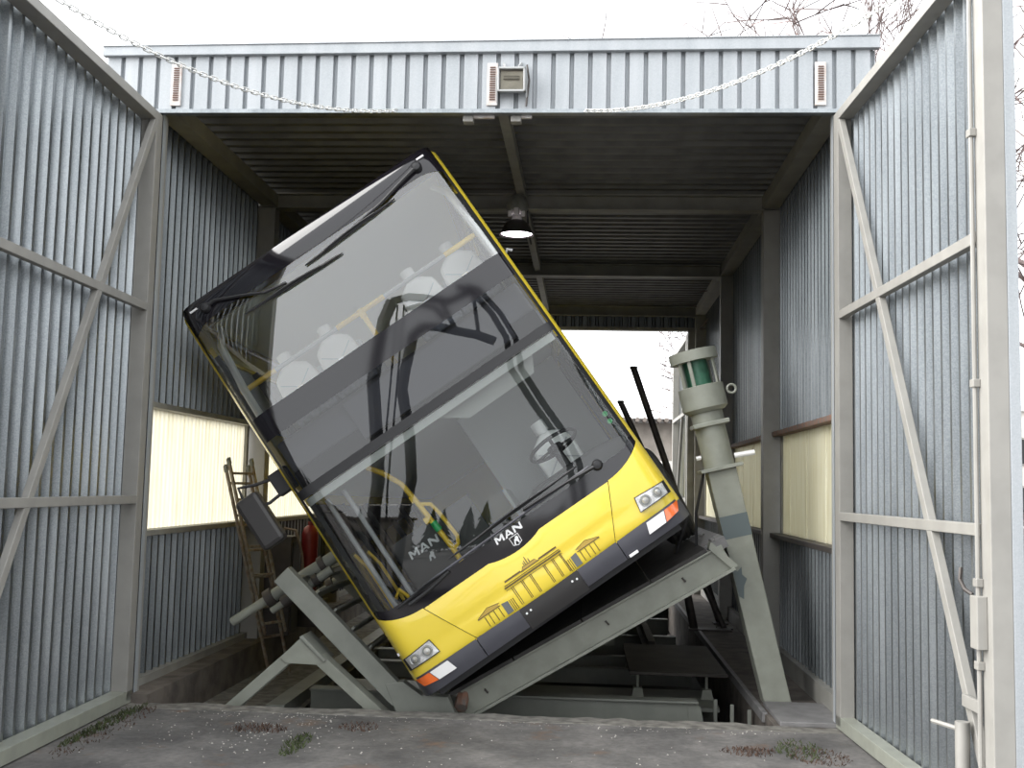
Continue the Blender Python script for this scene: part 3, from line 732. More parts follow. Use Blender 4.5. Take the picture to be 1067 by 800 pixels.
# lights
def quadpatch(nm, m_, pts, off, parent, n=6, smooth=True):
    q = MB(); k = n + 1; vs = []
    for i in range(k):
        for j in range(k):
            a, c = i / n, j / n
            u = (pts[0][0] * (1 - a) + pts[1][0] * a) * (1 - c) + (pts[3][0] * (1 - a) + pts[2][0] * a) * c
            v = (pts[0][1] * (1 - a) + pts[1][1] * a) * (1 - c) + (pts[3][1] * (1 - a) + pts[2][1] * a) * c
            vs.append(Sp(u, v, off - .02 * max(0, (abs(u) - 1.15) / .1)))
    q.add(vs, [(i * k + j, (i + 1) * k + j, (i + 1) * k + j + 1, i * k + j + 1) for i in range(n) for j in range(n)])
    return q.build(nm, m_, parent, smooth=smooth)
for s in (-1, 1):
    A = lambda pts: [(s * u, v) for u, v in pts]
    h = quadpatch('headlight', 'blackm', A([(.945, .562), (1.245, .562), (1.25, .668), (.968, .688)]), .040, bus)
    quadpatch('reflector', 'hlsil', A([(.952, .570), (1.215, .570), (1.222, .662), (.974, .680)]), .045, h)
    for u, rr in ((1.03, .042), (1.145, .038)):
        M_ = Matrix.Translation(Sp(s * u, .622, .052)) @ Matrix.Rotation(PI / 2, 4, 'X')
        q = MB(); q.lathe([(rr, 0), (rr, .012), (rr * .75, .006), (rr * .3, .018), (.001, .02)], 16, M_); q.build('lamp_bowl', 'hlsil', h, smooth=True)
        q = MB(); q.lathe([(rr * 1.08, .0), (rr * 1.08, .008), (rr, .01)], 16, M_); q.build('lamp_ring', 'igrey', h, smooth=True)
    quadpatch('lamp_cover', 'lens', A([(.947, .565), (1.235, .565), (1.24, .666), (.970, .685)]), .078, h)
    f = quadpatch('fog_lamp', 'wlens', A([(.905, .388), (1.065, .392), (1.10, .478), (.935, .476)]), .060, bus, 4)
    quadpatch('indicator', 'orange', A([(1.072, .392), (1.20, .41), (1.242, .482), (1.107, .478)]), .052, bus, 6)
    # marker lamp on the roof cap
    q = MB(); q.box(-.035, .035, 0, .02, -.008, .008, Matrix.Translation(Sp(s * 1.13, 3.985, .02))); q.build('marker_lamp', 'logo', bus, bevel=.003)
    # little white clip at the corner near the headlamp
    if s > 0: continue
    q = MB(); q.box(-.012, .012, 0, .015, -.012, .012, Matrix.Translation(Sp(s * 1.255, .72, .02))); q.build('panel_stud', 'logo', bus, bevel=.002)
# green inspection stickers by the windscreen edge
for v in (1.36, 1.29):
    q = MB(); q.lathe([(.022, 0), (.022, .004)], 12, Matrix.Translation(Sp(1.165, v, -.012)) @ Matrix.Rotation(PI / 2, 4, 'X')); q.build('round_sticker', 'gbtn', bus)

# wipers: arms and blades along given (u,v) lines
def wiper(arm, blade, off=.035, pivot=True):
    r = empty('wiper', (0, 0, 0)); r.parent = bus
    q = MB(); pts = [Vector(Sp(u, v, off)) for u, v in arm]; q.tube(pts, [.020] + [.013] * (len(pts) - 1), 6); q.build('wiper_arm', 'blackm', r, smooth=True)
    q = MB(); n = 14; (a, c) = blade
    pts = [Sp(a[0] + (c[0] - a[0]) * i / n, a[1] + (c[1] - a[1]) * i / n, off - .012) for i in range(n + 1)]
    q.tube(pts, [.006 + .009 * math.sin(PI * i / n) ** .5 for i in range(n + 1)], 6); 
    q.build('wiper_blade', 'blackm', r, smooth=True)
    q = MB(); n = 8; mid = [((a[0] * (1 - t) + c[0] * t), (a[1] * (1 - t) + c[1] * t)) for t in [.22 + .56 * i / n for i in range(n + 1)]]
    q.tube([Sp(u, v + .012 * math.sin(PI * i / n), off + .008) for i, (u, v) in enumerate(mid)], .009, 6); q.build('blade_carrier', 'blackm', r, smooth=True)
    if pivot:
        q = MB(); q.lathe([(.045, 0), (.045, .03), (.03, .05), (.001, .055)], 14, Matrix.Translation(Sp(*arm[0], .005)) @ Matrix.Rotation(PI / 2, 4, 'X')); q.build('wiper_pivot', 'blackm', r, smooth=True)
    return r
wiper([(1.06, 3.925), (.85, 3.88), (.64, 3.83), (.36, 3.795)], [(.76, 3.80), (-.155, 3.755)])
wiper([(-1.03, 3.945), (-.93, 3.948), (-.70, 3.835), (-.55, 3.755), (-.36, 3.72)], [(-.785, 3.70), (.155, 3.665)])
wiper([(.88, 1.06), (.60, 1.085), (.2, 1.10)], [(.74, 1.145), (-.5, 1.115)])
wiper([(-.95, .99), (-.75, 1.0), (-.55, 1.03)], [(-1.05, 1.02), (-.5, 1.06)], pivot=False)
# long bright wiper rail in front of the mask
q = MB(); n = 20; q.tube([Sp(.82 - 1.56 * i / n, 1.088 - .035 * i / n, .022) for i in range(n + 1)], .012, 6); q.build('wiper_link', 'bumper', bus, smooth=True)

# mirror hanging off the kerb-side corner
r = empty('mirror', (-1.27, .30, 2.42)); r.parent = bus
q = MB(); q.box(-.13, .04, -.03, .07, -.10, .10); q.build('mirror_bracket', 'blackm', r, bevel=.01)
q = MB(); q.tube([(-.10, 0, .06), (-.24, -.08, .09), (-.36, -.10, .14), (-.38, -.10, .02)], .014, 8); q.tube([(-.10, 0, -.08), (-.22, -.06, -.10), (-.33, -.08, -.06)], .014, 8); q.build('mirror_arm', 'blackm', r, smooth=True)
q = MB(); q.box(-.45, -.24, -.18, -.02, -.42, .04); mh = q.build('mirror_housing', 'bumpd', r, bevel=.035)
q = MB(); q.box(-.43, -.26, -.025, -.012, -.39, .01); q.build('mirror_glass', 'chrome', mh)
# small bolt head on the right roof edge
q = MB(); q.tube([(1.29, .6, 3.0), (1.33, .58, 3.03), (1.36, .6, 3.0)], .012, 6); q.build('side_hook', 'logo', bus, smooth=True)
# wheels stand square on the platform, which is tilted less than the body
PA = math.radians(30.6); POX, POZ = -.11, -.12        # platform corner
def plat(x, z): return Vector((POX + x * math.cos(PA) - z * math.sin(PA), 0, POZ + x * math.sin(PA) + z * math.cos(PA)))
def to_bus(p):
    dx, dz = p.x - BX, p.z - BZ; c, s = math.cos(TH), math.sin(TH); return ((dx * c + dz * s) / BS, (-dx * s + dz * c) / BS)
for w_ in (2.05, 7.95):
    for px in (.30, 2.24):
        p = plat(px, .245 + .488 * BS); u, v = to_bus(p)
        r = empty('road_wheel', (u, w_, v), (0, TH - PA, 0)); r.parent = bus
        M_ = Matrix.Rotation(PI / 2, 4, 'Y')
        q = MB(); q.lathe([(.28, -.13), (.42, -.145), (.465, -.12), (.48, -.06), (.48, .06), (.465, .12), (.42, .145), (.28, .13)], 36, M_); ty = q.build('tyre', 'rubber', r, smooth=True)
        q = MB()
        for k in range(5):
            xx = -.09 + k * .045; q.lathe([(.476, xx - .013), (.488, xx - .010), (.488, xx + .010), (.476, xx + .013)], 36, M_)
        q.build('tread_rib', 'rubber', ty)
        q = MB(); q.lathe([(.28, -.10), (.26, -.05), (.12, -.03), (.1, .05), (.12, .03), (.26, .05), (.28, .10)], 24, M_); q.build('rim', 'flood', r, smooth=True)

# ------------------------------------------------------------------ canisters strapped on the seats
def canister(u, w_, v):
    r = empty('water_canister', (0, 0, 0)); r.rotation_mode = 'ZYX'; r.rotation_euler = (0, -TH, math.radians(1.5)); yw = math.radians(1.5); u, w_ = u * math.cos(yw) - w_ * math.sin(yw), u * math.sin(yw) + w_ * math.cos(yw)
    r.location = Vector((BX + BS * (u * math.cos(TH) - v * math.sin(TH)), BY + BS * w_, BZ + BS * (u * math.sin(TH) + v * math.cos(TH)))); r.scale = (BS, BS, BS)
    q = MB(); prof = [(-.185, 0), (.185, 0), (.195, .22), (.175, .36), (.06, .44), (-.06, .44), (-.175, .36), (-.195, .22)]
    q.prism(prof, -.13, .13); q.build('canister_body', 'white', r, bevel=.03)
    q = MB(); q.lathe([(.05, .43), (.05, .46), (.066, .46), (.066, .56), (.06, .568)], 16); q.build('screw_cap', 'white', r, smooth=True)
    q = MB(); q.bar((-.17, -.136, .08), (.15, -.136, .30), .004, .012); q.bar((.17, -.136, .08), (-.15, -.136, .30), .004, .012); q.build('strap', 'strap', r)
    q = MB(); q.box(-.035, .035, -.15, -.13, .175, .21); q.build('buckle', 'chrome', r, bevel=.004)
    return r
for u in SU:
    tag(canister(u, 1.16, 2.50 + .455), 'white plastic water canister strapped on an upper deck front seat', 'canister', 'ballast canisters on the upper deck front seats')
tag(canister(.70, 1.24, .68 + .455), 'white water canister strapped on the driver seat behind the steering wheel', 'canister')

# ------------------------------------------------------------------ tilting platform
pl = empty('tilt_platform', (POX, 0, POZ), (0, -PA, 0)); tag(pl, 'grey-green steel tilting platform carrying the bus wheels', 'platform')
PLn = 2.336
q = MB(); q.box(0, PLn, .47, .485, .0, .20); q.box(0, PLn, .42, .56, -.012, .012); q.box(0.05, PLn - .08, .44, .56, .19, .205); fb = q.build('front_beam', 'greenl', pl, bevel=.003)
q = MB(); q.prism([(PLn - .02, .0), (PLn + .03, .01), (PLn - .06, .26), (PLn - .10, .22)], .43, .60); q.build('end_plate', 'greenl', fb)
for x_ in (.22, 1.28, 1.95):
    q = MB(); q.tube([(x_, .462, .13), (x_ + .01, .455, .09)], .008, 6); q.build('drain_stub', 'blackpost', fb, smooth=True)
for (x0, x1) in ((-.05, .52), (.53, 1.12), (1.13, 1.72), (1.73, PLn - .12)):
    for (y0, y1) in ((.44, 3.3), (3.31, 6.3), (6.31, 9.4)):
        q = MB(); q.box(x0, x1, y0, y1, .205, .235); q.build('deck_plate', 'deckm', pl, bevel=.004)
q = MB(); q.box(PLn - .12, PLn + .06, .60, 9.4, .15, .235); q.build('deck_side_rail', 'bplate', pl)
for y in (.72, .80, 1.5, 2.2):
    q = MB(); q.lathe([(.022, 0), (.022, .018)], 6, Matrix.Translation((PLn - .02, y, .235))); q.build('deck_bolt', 'bplate', pl)
for y in (1.6, 3.2, 4.8, 6.4, 8.0, 9.3):
    q = MB(); q.box(0, PLn, y, y + .1, .03, .20); q.build('cross_member', 'paintd', pl)
q = MB(); q.box(-.02, .08, .5, 9.4, .0, .2); q.build('hinge_beam', 'paintd', pl)
q = MB(); q.tube([(.0, .40, .10), (.05, .50, .17)], .05, 8); q.build('hinge_pin', 'rust', pl)

def W2(x, z): return (x, z)
# catch frame: arms rise from the hinge edge to hold the leaning bus
cf = empty('catch_frame', (0, 0, 0)); tag(cf, 'grey slanted steel catch frame with support rods along the low side of the bus', 'frame')
def arm(y, d=.11, x0=0, gus=True):
    q = MB(); q.bar((-.62 + x0, y, .03), (-1.57 + x0, y, .935), d, .155, upv=(0, 0, 1)); q.build('catch_arm', 'green', cf, bevel=.006)
    if gus:
        q = MB(); q.prism([(-.735 + x0, .14), (-.62 + x0, -.12), (-.16 + x0, -.13), (-.25 + x0, .06), (-.45 + x0, .06), (-.60 + x0, .16)], y - d / 2 - .004, y + d / 2 + .004); q.build('arm_foot', 'green', cf, bevel=.006)
arm(.38); arm(2.0); arm(3.7)
for y, z_ in ((1.0, 0), (2.7, 0)):
    pass
def rod(y, a, b_, r0, r1, clampt):
    r = empty('support_rod', (0, 0, 0)); r.parent = cf
    a, b_ = Vector((a[0], y, a[1])), Vector((b_[0], y, b_[1])); m_ = a.lerp(b_, clampt)
    q = MB(); q.tube([a, m_], r0, 14); q.build('inner_tube', 'greenl', r, smooth=True)
    q = MB(); q.tube([m_ - (b_ - a).normalized() * .02, b_], r1, 14); q.build('outer_tube', 'green', r, smooth=True)
    q = MB(); q.tube([m_ - (b_ - a).normalized() * .035, m_ + (b_ - a).normalized() * .035], r1 * 1.45, 14); q.build('clamp_collar', 'blackpost', r, smooth=True)
    e_ = b_ - (b_ - a).normalized() * .18
    q = MB(); q.tube([e_, e_ + (b_ - a).normalized() * .05], r1 * 1.35, 14); q.build('end_collar', 'blackpost', r, smooth=True)
rod(.85, (-2.10, .495), (-1.24, 1.07), .038, .052, .36)
rod(.80, (-1.76, .60), (-1.28, .95), .030, .038, .25)
rod(2.5, (-1.9, .50), (-1.25, .95), .04, .052, .36)
for t in (.35, .5, .65, .8):
    x_ = -.62 - .95 * t; z_ = .03 + .905 * t
    q = MB(); q.bar((x_ + .05, .45, z_ + .02), (x_ + .05, 3.7, z_ + .02), .10, .02, upv=(-.7, 0, .7)); q.build('frame_slat', 'green', cf, bevel=.003)
q = MB(); q.bar((-1.50, .45, .86), (-1.50, 3.7, .86), .07, .07); q.build('frame_tie', 'green', cf)
for y_, x_ in ((1.15, -1.2),):
    q = MB(); q.bar((-1.75, y_, .78), (-1.05, y_ + .1, 1.0), .04, .03); q.build('strut', 'paintd', cf)

# A-frame stand in front of the catch frame
st = empty('trestle_stand', (-1.36, .30, 0)); tag(st, 'low grey A-shaped steel trestle standing in the pit by the catch frame', 'trestle')
def bl(nm, pts, y0, y1, m_='greenl'):
    q = MB(); q.prism(pts, y0, y1); return q.build(nm, m_, st, bevel=.004)
for dy in (0, .14):
    q = MB(); q.bar((-.62, dy, -.14), (-.08, dy, .35), .04, .085); q.build('leg', 'greenl', st, bevel=.004)
q = MB(); q.bar((.10, .05, .33), (.64, .05, -.12), .15, .085); q.build('leg', 'greenl', st, bevel=.004)
bl('crown_plate', [(-.02, .47), (.165, .30), (.115, .27), (-.13, .275), (-.175, .315)], -.03, .18)
bl('cap_channel', [(-.03, .475), (-.005, .49), (.185, .31), (.165, .295)], -.05, .24, 'green')
bl('pocket', [(-.50, .0), (-.40, .09), (-.38, .06), (-.48, -.03)], -.01, .16, 'blackm')

# ------------------------------------------------------------------ hydraulic lifting column
hc = empty('hydraulic_column', (2.30, .9, 0)); tag(hc, 'leaning grey-green hydraulic lifting column with green cylinder head', 'lift column')
A0 = Vector((.0, 0, -.05)); A1 = Vector((-.46, 0, 1.82)); d = (A1 - A0).normalized()
def onc(z): return A0 + d * ((z - A0.z) / d.z)
M_ = Matrix((d.cross(Vector((0, -1, 0))).normalized() * 1, Vector((0, 1, 0)), d)).transposed().to_4x4()
lat = Vector((0, 1, 0)).cross(d).normalized()
Mh = Matrix((lat, Vector((0, 1, 0)), d)).transposed().to_4x4(); Mh.translation = A0
Lc = (A1 - A0).length
q = MB(); q.add([(-.105, -.12, 0), (.10, -.12, 0), (.10, .12, 0), (-.105, .12, 0), (-.115, -.12, Lc), (.115, -.12, Lc), (.115, .12, Lc), (-.115, .12, Lc)],
                [(3, 2, 1, 0), (4, 5, 6, 7), (0, 1, 5, 4), (1, 2, 6, 5), (2, 3, 7, 6), (3, 0, 4, 7)], Mh); post = q.build('box_post', 'greenl', hc, bevel=.008)
q = MB(); q.box(-.111, .112, -.1215, -.119, 1.38, 1.56, Mh); q.build('paint_patch', 'patch', post)
q = MB(); q.add([(-.104, -.1212, .93), (-.07, -.1212, .90), (-.045, -.1212, 1.0), (-.01, -.1212, 1.05), (-.04, -.1212, 1.09), (-.03, -.1212, 1.15), (-.07, -.1212, 1.12), (-.106, -.1212, 1.16)], [(0, 1, 2, 3, 4, 5, 6, 7)], Mh); q.build('paint_patch', 'patch', post)
q = MB(); q.box(-.17, .17, -.17, .17, Lc, Lc + .028, Mh); q.build('flange_plate', 'greenl', hc, bevel=.004)
def lz(nm, prof, m_, n=28, par=None):
    q = MB(); q.lathe(prof, n, Mh); return q.build(nm, m_, par or hc, smooth=True)
z = Lc + .028
lz('cylinder_body', [(.125, z), (.125, z + .33)], 'greenl')
q = MB(); q.box(-.145, .15, -.15, .15, z + .33, z + .365, Mh); q.build('flange_plate', 'greenl', hc, bevel=.006)
lz('cylinder_neck', [(.13, z + .365), (.13, z + .46)], 'greenl')
lz('lower_collar', [(.15, z + .45), (.185, z + .48), (.185, z + .66), (.17, z + .665), (.11, z + .665)], 'greenl')
lz('green_cylinder', [(.10, z + .665), (.10, z + .9)], 'gcyl')
for k in range(14):
    pass
lz('top_ring', [(.165, z + .87), (.195, z + .87), (.195, z + .955), (.165, z + .96), (.10, z + .96)], 'greenl')
for a in (-2.5, -1.95, -.6, .8, 2.2):
    q = MB(); q.box(-.014, .014, -.008, .008, z + .64, z + .89, Mh @ Matrix.Translation((.165 * math.cos(a), .165 * math.sin(a), 0)) @ Matrix.Rotation(a + PI / 2, 4, 'Z')); q.build('cage_bar', 'greenl', hc)
eye = Mh @ Vector((.19, -.06, z + .60))
q = MB(); q.tube([eye + Vector((.045 + .035 * math.cos(t * PI / 7), 0, .035 * math.sin(t * PI / 7))) for t in range(14)], .010, 6, closed=True); q.build('eye_bolt', 'greenl', hc, smooth=True)
q = MB(); p = Mh @ Vector((.13, -.05, z + .06)); q.tube([p, p + Vector((.16, 0, .03))], .022, 10); q.tube([Mh @ Vector((-.13, -.03, z + .10)), Mh @ Vector((-.17, -.03, z + .10))], .018, 8); q.build('pipe_stub', 'wlens', hc, smooth=True)
# hoses
q = MB(); p = Mh @ Vector((-.12, .05, z)); q.tube([p, p + Vector((-.06, .02, -.35)), p + Vector((-.05, .05, -.75)), p + Vector((-.15, .1, -.95))], .012, 8)
q.tube([p + Vector((-.1, .3, -.4)), p + Vector((-.2, .3, -.7)), p + Vector((-.12, .2, -.85)), p + Vector((0, .1, -.8))], .012, 8); q.build('hydraulic_hose', 'hose', hc, smooth=True)
# base plate
b = MB(); b.prism([(0, 0), (0, 0)][:0] or [(2.16, .0), (2.62, .0), (2.62, .035), (2.16, .035)], -.02, .74)
tag(b.build('base_plate', 'bplate', bevel=.006), 'flat grey steel cover plate at the foot of the lifting column', 'plate')

# ------------------------------------------------------------------ pit steelwork
def thing_box(nm, boxes, material, label, cat, bevel=.004, group=None):
    q = MB()
    for bb in boxes: q.box(*bb)
    return tag(q.build(nm, material, bevel=bevel), label, cat, group)
b = MB(); b.box(-1.5, 1.62, 1.15, 1.165, -.36, -.06); b.box(-1.5, 1.70, 1.10, 1.26, -.075, -.057); b.box(-1.5, 1.7, 1.09, 1.2, -.37, -.35)
b.prism([(1.62, -.06), (1.72, -.10), (1.78, -.36), (1.62, -.36)], 1.15, 1.165)
tag(b.build('pit_beam', 'green', bevel=.004), 'long grey steel channel beam lying across the pit', 'beam')
for i, (y, z0, z1) in enumerate(((3.72, -.4, -.226), (4.4, -.45, -.2), (5.8, -.4, -.15), (7.2, -.4, -.1))):
    thing_box('pit_cross_beam', [(-1.6, 1.9, y, y + .12, z1 - .02, z1), (-1.6, 1.9, y + .05, y + .07, z0, z1)], 'green', 'steel cross beam in the pit behind the front channel beam', 'beam', group='cross beams deep in the pit')
thing_box('pit_side_beam', [(-1.75, -1.6, .7, 9, -.24, -.12)], 'green', 'long steel beam along the left side of the pit', 'beam')
thing_box('pit_rail', [(.95, 1.1, 4.2, 9, -.06, .02)], 'greenl', 'pale steel rail leading back through the pit', 'rail')
thing_box('pit_rail', [(1.45, 1.52, 3.9, 9.3, -.05, .04), (1.40, 1.56, 3.9, 9.3, -.05, -.03)], 'plate', 'brown steel rail beside the right floor edge of the pit', 'rail')
thing_box('pit_shelf', [(-1.5, 1.95, 1.75, 2.6, -.26, -.225), (-1.5, 1.95, 2.1, 2.2, -.5, -.26)], 'green', 'grey steel shelf beam under the brown plate table', 'beam')
tb = empty('plate_table', (1.62, 3.0, 0)); tag(tb, 'low brown steel plate table on adjustable jack posts in the pit', 'table')
q = MB(); q.box(-.44, .44, -.9, .9, -.02, .01); q.build('table_plate', 'plate', tb, bevel=.004)
for dx in (-.36, .26):
    for dy in (-.82, .78):
        q = MB(); q.tube([(dx, dy, -.16), (dx, dy, -.02)], .012, 8); q.build('jack_screw', 'greenl', tb, smooth=True)
        q = MB(); q.prism([(dx - .055, -.225), (dx + .055, -.225), (dx + .04, -.14), (dx - .04, -.14)], dy - .05, dy + .05); o_ = q.build('jack_foot', 'greenl', tb); 
        
# floor edge angle, uprights under the right floor
thing_box('edge_angle', [(2.10, 2.14, .4, 9.4, -.06, .012)], 'bplate', 'grey steel edge angle along the right side of the pit', 'angle')
for i, x_ in enumerate((1.86, 1.97, 2.08)):
    thing_box('pit_upright', [(x_ - .015, x_ + .015, 1.3 - .2 * i, 1.33 - .2 * i, -.6, -.07)], 'green', 'thin grey steel upright under the right pit edge', 'upright', group='uprights under the right pit edge')
# dark prop under the platform
pr = empty('platform_prop', (2.12, 5.3, 0)); tag(pr, 'dark steel prop on a flat foot under the raised platform', 'prop')
q = MB(); q.tube([(-.05, 0, .0), (-.22, 0, .85)], .05, 10); q.build('prop_shaft', 'blackpost', pr, smooth=True)
q = MB(); q.box(-.12, .38, -.1, .1, 0, .025); q.build('prop_foot', 'blackpost', pr)
# dark leaning posts behind the bus corner
for i, (x0, z0, x1, z1, y, rr, lab) in enumerate(((2.46, 0.0, 1.345, 3.19, 6.0, .042, 'tall dark steel post leaning behind the raised bus corner'), (2.45, .0, 1.17, 2.71, 5.5, .036, 'short dark steel post top showing just above the bus edge'))):
    r = empty('leaning_post', (x0, y, 0)); tag(r, lab, 'post')
    q = MB(); q.tube([(0, 0, 0), (x1 - x0, 0, z1)], rr, 12); q.build('post_tube', 'blackpost', r, smooth=True)
    q = MB(); q.lathe([(rr * 1.15, 0), (rr * 1.15, .03)], 12, Matrix.Translation((x1 - x0, 0, z1 - .01))); q.build('post_cap', 'blackpost', r)
    q = MB(); q.box(-.09, .09, -.09, .09, 0, .02); q.build('post_foot', 'blackpost', r)
# ------------------------------------------------------------------ ladder, cabinet, red cylinder by the left wall
def ladder():
    root = empty('extension_ladder', (-2.2, 1.9, -.22)); tag(root, 'weathered extension ladder leaning against the left wall', 'ladder')
    for sec, (ox, oy, zb_, zt) in enumerate(((0.0, 0.0, 0.0, 1.98), (.05, -.03, .45, 2.04))):
        d0 = lambda z_, p0, p1: p0.lerp(p1, z_ / 2.0) + Vector((ox, oy, 0))
        F0, F1, T0, T1 = Vector((0, .50, 0)), Vector((.12, .76, 0)), Vector((-.21, -.47, 2.0)), Vector((-.09, -.20, 2.0))
        f0, f1, t0, t1 = d0(zb_, F0, T0), d0(zb_, F1, T1), d0(zt, F0, T0), d0(zt, F1, T1)
        for a, c in ((f0, t0), (f1, t1)):
            q = MB(); q.bar(a, c, .022, .04, upv=(0, 1, 0)); q.build('side_rail', 'ladder', root, bevel=.003)
            q = MB(); q.bar(c - (c - a).normalized() * .04, c + (c - a).normalized() * .02, .03, .05, upv=(0, 1, 0)); q.build('rail_end', 'green', root, bevel=.004)
        for i in range(7):
            t = .06 + i * .145
            q = MB(); q.tube([f0.lerp(t0, t), f1.lerp(t1, t)], .013, 6); q.build('rung', 'ladder', root, smooth=True)
    return root
ladder()
cb = empty('switch_cabinet', (-2.40, 3.35, .0)); tag(cb, 'dark narrow switch cabinet standing against the left wall', 'cabinet')
q = MB(); q.box(-.16, .14, -.14, .18, .07, 1.08); q.build('cabinet_body', 'blackpost', cb, bevel=.01)
q = MB(); q.box(.14, .155, -.12, .16, .12, 1.02); dd = q.build('cabinet_door', 'hose', cb, bevel=.006)
q = MB(); q.box(.155, .17, -.09, -.07, .55, .65); q.build('handle', 'flood', dd)
q = MB(); q.tube([(.0, -.0, 1.08), (.02, 0, 1.16), (.14, .0, 1.14), (.2, .05, .9), (.22, .1, .6)], .016, 6); q.build('cable', 'barkl', cb, smooth=True)
fe = empty('fire_extinguisher', (-2.28, 4.05, .07)); tag(fe, 'red fire extinguisher beside the dark cabinet', 'extinguisher')
q = MB(); q.lathe([(.085, .35), (.09, .38), (.09, 1.0), (.07, 1.07), (.03, 1.1), (.03, 1.14)], 18); q.build('cylinder', 'redp', fe, smooth=True)
q = MB(); q.box(-.02, .10, -.015, .015, 1.14, 1.18); q.build('valve', 'blackm', fe)
q = MB(); q.box(-.12, .12, -.12, .12, 0, .35); q.build('stand', 'blackpost', fe, bevel=.01)

# ------------------------------------------------------------------ hanging lamp
LX, LY = .035, 2.62
hl = empty('hall_lamp', (LX, LY, 4.13)); tag(hl, 'lit bell-shaped hall lamp hanging from the ceiling purlin', 'lamp')
q = MB(); q.lathe([(.172, 0), (.165, .015), (.125, .10), (.09, .14), (.075, .145)], 28, cap=False); q.build('lamp_shade', 'lampshade', hl, smooth=True)
q = MB(); q.lathe([(.001, .012), (.15, .012), (.155, .016), (.001, .02)], 28); q.build('bulb', 'glow', hl, smooth=True)
q = MB(); q.lathe([(.05, .145), (.05, .2), (.075, .21), (.105, .25), (.11, .31), (.085, .38), (.03, .42), (.02, .42)], 22); q.build('gear_housing', 'lampball', hl, smooth=True)
q = MB(); q.box(-.085, -.05, -.115, -.09, .16, .22); q.box(.05, .085, -.115, -.09, .16, .22); q.box(-.025, .025, -.125, -.10, .18, .25); q.build('clip', 'bright', hl, bevel=.008)
q = MB(); q.tube([(0, 0, .41), (0, 0, .51)], .015, 8); q.build('suspension_stem', 'paintd', hl, smooth=True)
q = MB(); q.tube([(.10, 0, .26), (.115, .01, .05), (.13, .30, -.02)], .010, 6); q.build('cable', 'blackm', hl, smooth=True)

# ------------------------------------------------------------------ fittings on the fascia
fl_ = empty('floodlight', (.155, -.04, 4.70)); tag(fl_, 'square grey floodlight bolted on the fascia', 'floodlight')
Mf = Matrix.Rotation(math.radians(12), 4, 'X')
q = MB(); q.box(-.105, .105, -.12, -.02, .075, .09, Mf); q.box(-.105, .105, -.12, -.02, -.09, -.075, Mf); q.box(-.105, -.09, -.12, -.02, -.09, .09, Mf); q.box(.09, .105, -.12, -.02, -.09, .09, Mf); q.box(-.09, .09, -.035, -.02, -.08, .08, Mf)
q.build('housing', 'flood', fl_, bevel=.003)
q = MB(); q.box(-.085, .085, -.06, -.045, -.07, .07, Mf); q.tube([(-.06, -.08, -.0), (.06, -.08, -.0)], .015, 8); q.build('reflector', 'floodg', fl_)
q = MB(); q.box(-.09, .09, -.116, -.112, -.075, .075, Mf); q.build('cover_glass', 'lens', fl_)
q = MB(); q.bar((-.112, 0, -.18), (-.112, -.07, .02), .01, .025); q.bar((.112, 0, -.18), (.112, -.07, .02), .01, .025); q.bar((-.07, 0, .14), (-.05, -.06, .09), .01, .02); q.bar((.07, 0, .14), (.05, -.06, .09), .01, .02); q.build('bracket', 'flood', fl_)
q = MB(); q.tube([(.11, -.02, .12), (.13, -.03, 0), (.11, -.02, -.2)], .008, 6); q.build('cable', 'blackpost', fl_, smooth=True)
for x_, lab in ((-2.445, 'rusty slotted white strip on the fascia above the left door'), (.005, 'rusty slotted white strip on the fascia beside the floodlight'), (2.45, 'rusty slotted white strip on the fascia above the right door')):
    r = empty('slotted_strip', (x_, -.035, 4.5)); tag(r, lab, 'strip')
    q = MB(); q.box(-.04, .04, -.018, .005, .01, .34); q.build('strip_plate', 'wstrip', r, bevel=.003)
    for k in range(15):
        q = MB(); q.box(-.02, .022, -.024, -.017, .05 + k * .0178, .05 + k * .0178 + .009); q.build('slot', 'slot', r)
for x_, lab in ((-.18, 'small grey stop block under the fascia away from the purlin'), (.185, 'small grey stop block under the fascia by the purlin')):
    r = empty('stop_block', (x_, .02, 4.455)); tag(r, lab, 'block')
    q = MB(); q.box(-.04, .04, -.01, .07, -.05, 0); q.build('block', 'paint', r, bevel=.006)
    q = MB(); q.box(.04, .12 if x_ > 0 else .2, .0, .03, -.018, 0); q.build('cover_strip', 'wstrip', r)
# chains from the fascia to the free corners of the doors
def chain(a, c, sag, label):
    a, c = Vector(a), Vector(c); L = (c - a).length; n = int(L / .040); q = MB(); pts = []
    for i in range(n + 1):
        t = i / n; p = a.lerp(c, t); p.z -= sag * 4 * t * (1 - t); pts.append(p)
    for i in range(n):
        p0, p1 = pts[i], pts[i + 1]; d = (p1 - p0).normalized(); m_ = (p0 + p1) / 2
        s_ = d.cross(Vector((0, 0, 1))).normalized(); u_ = s_.cross(d)
        x = (s_ * .8 + u_ * .6) if i % 2 else (u_ * .8 - s_ * .6)
        hl_, hw = .019, .0125
        ring = [m_ + d * (hl_ * sx_ + .009 * math.cos(t)) + x * (hw * math.sin(t)) for sx_, t in ((1, -PI / 2), (1, -.7), (1, 0), (1, .7), (1, PI / 2), (-1, PI / 2), (-1, PI - .7), (-1, PI), (-1, PI + .7), (-1, 3 * PI / 2))]
        q.tube(ring, .0042, 5, closed=True)
    return tag(q.build('door_chain', 'chain', smooth=True), label, 'chain')
chain((-.72, -.05, 4.47), (-2.50, -2.56, 4.46), .25, 'sagging galvanised chain from the fascia to the left door')
chain((.71, -.05, 4.47), (2.62, -2.70, 4.38), .23, 'galvanised chain from the fascia to the right door')

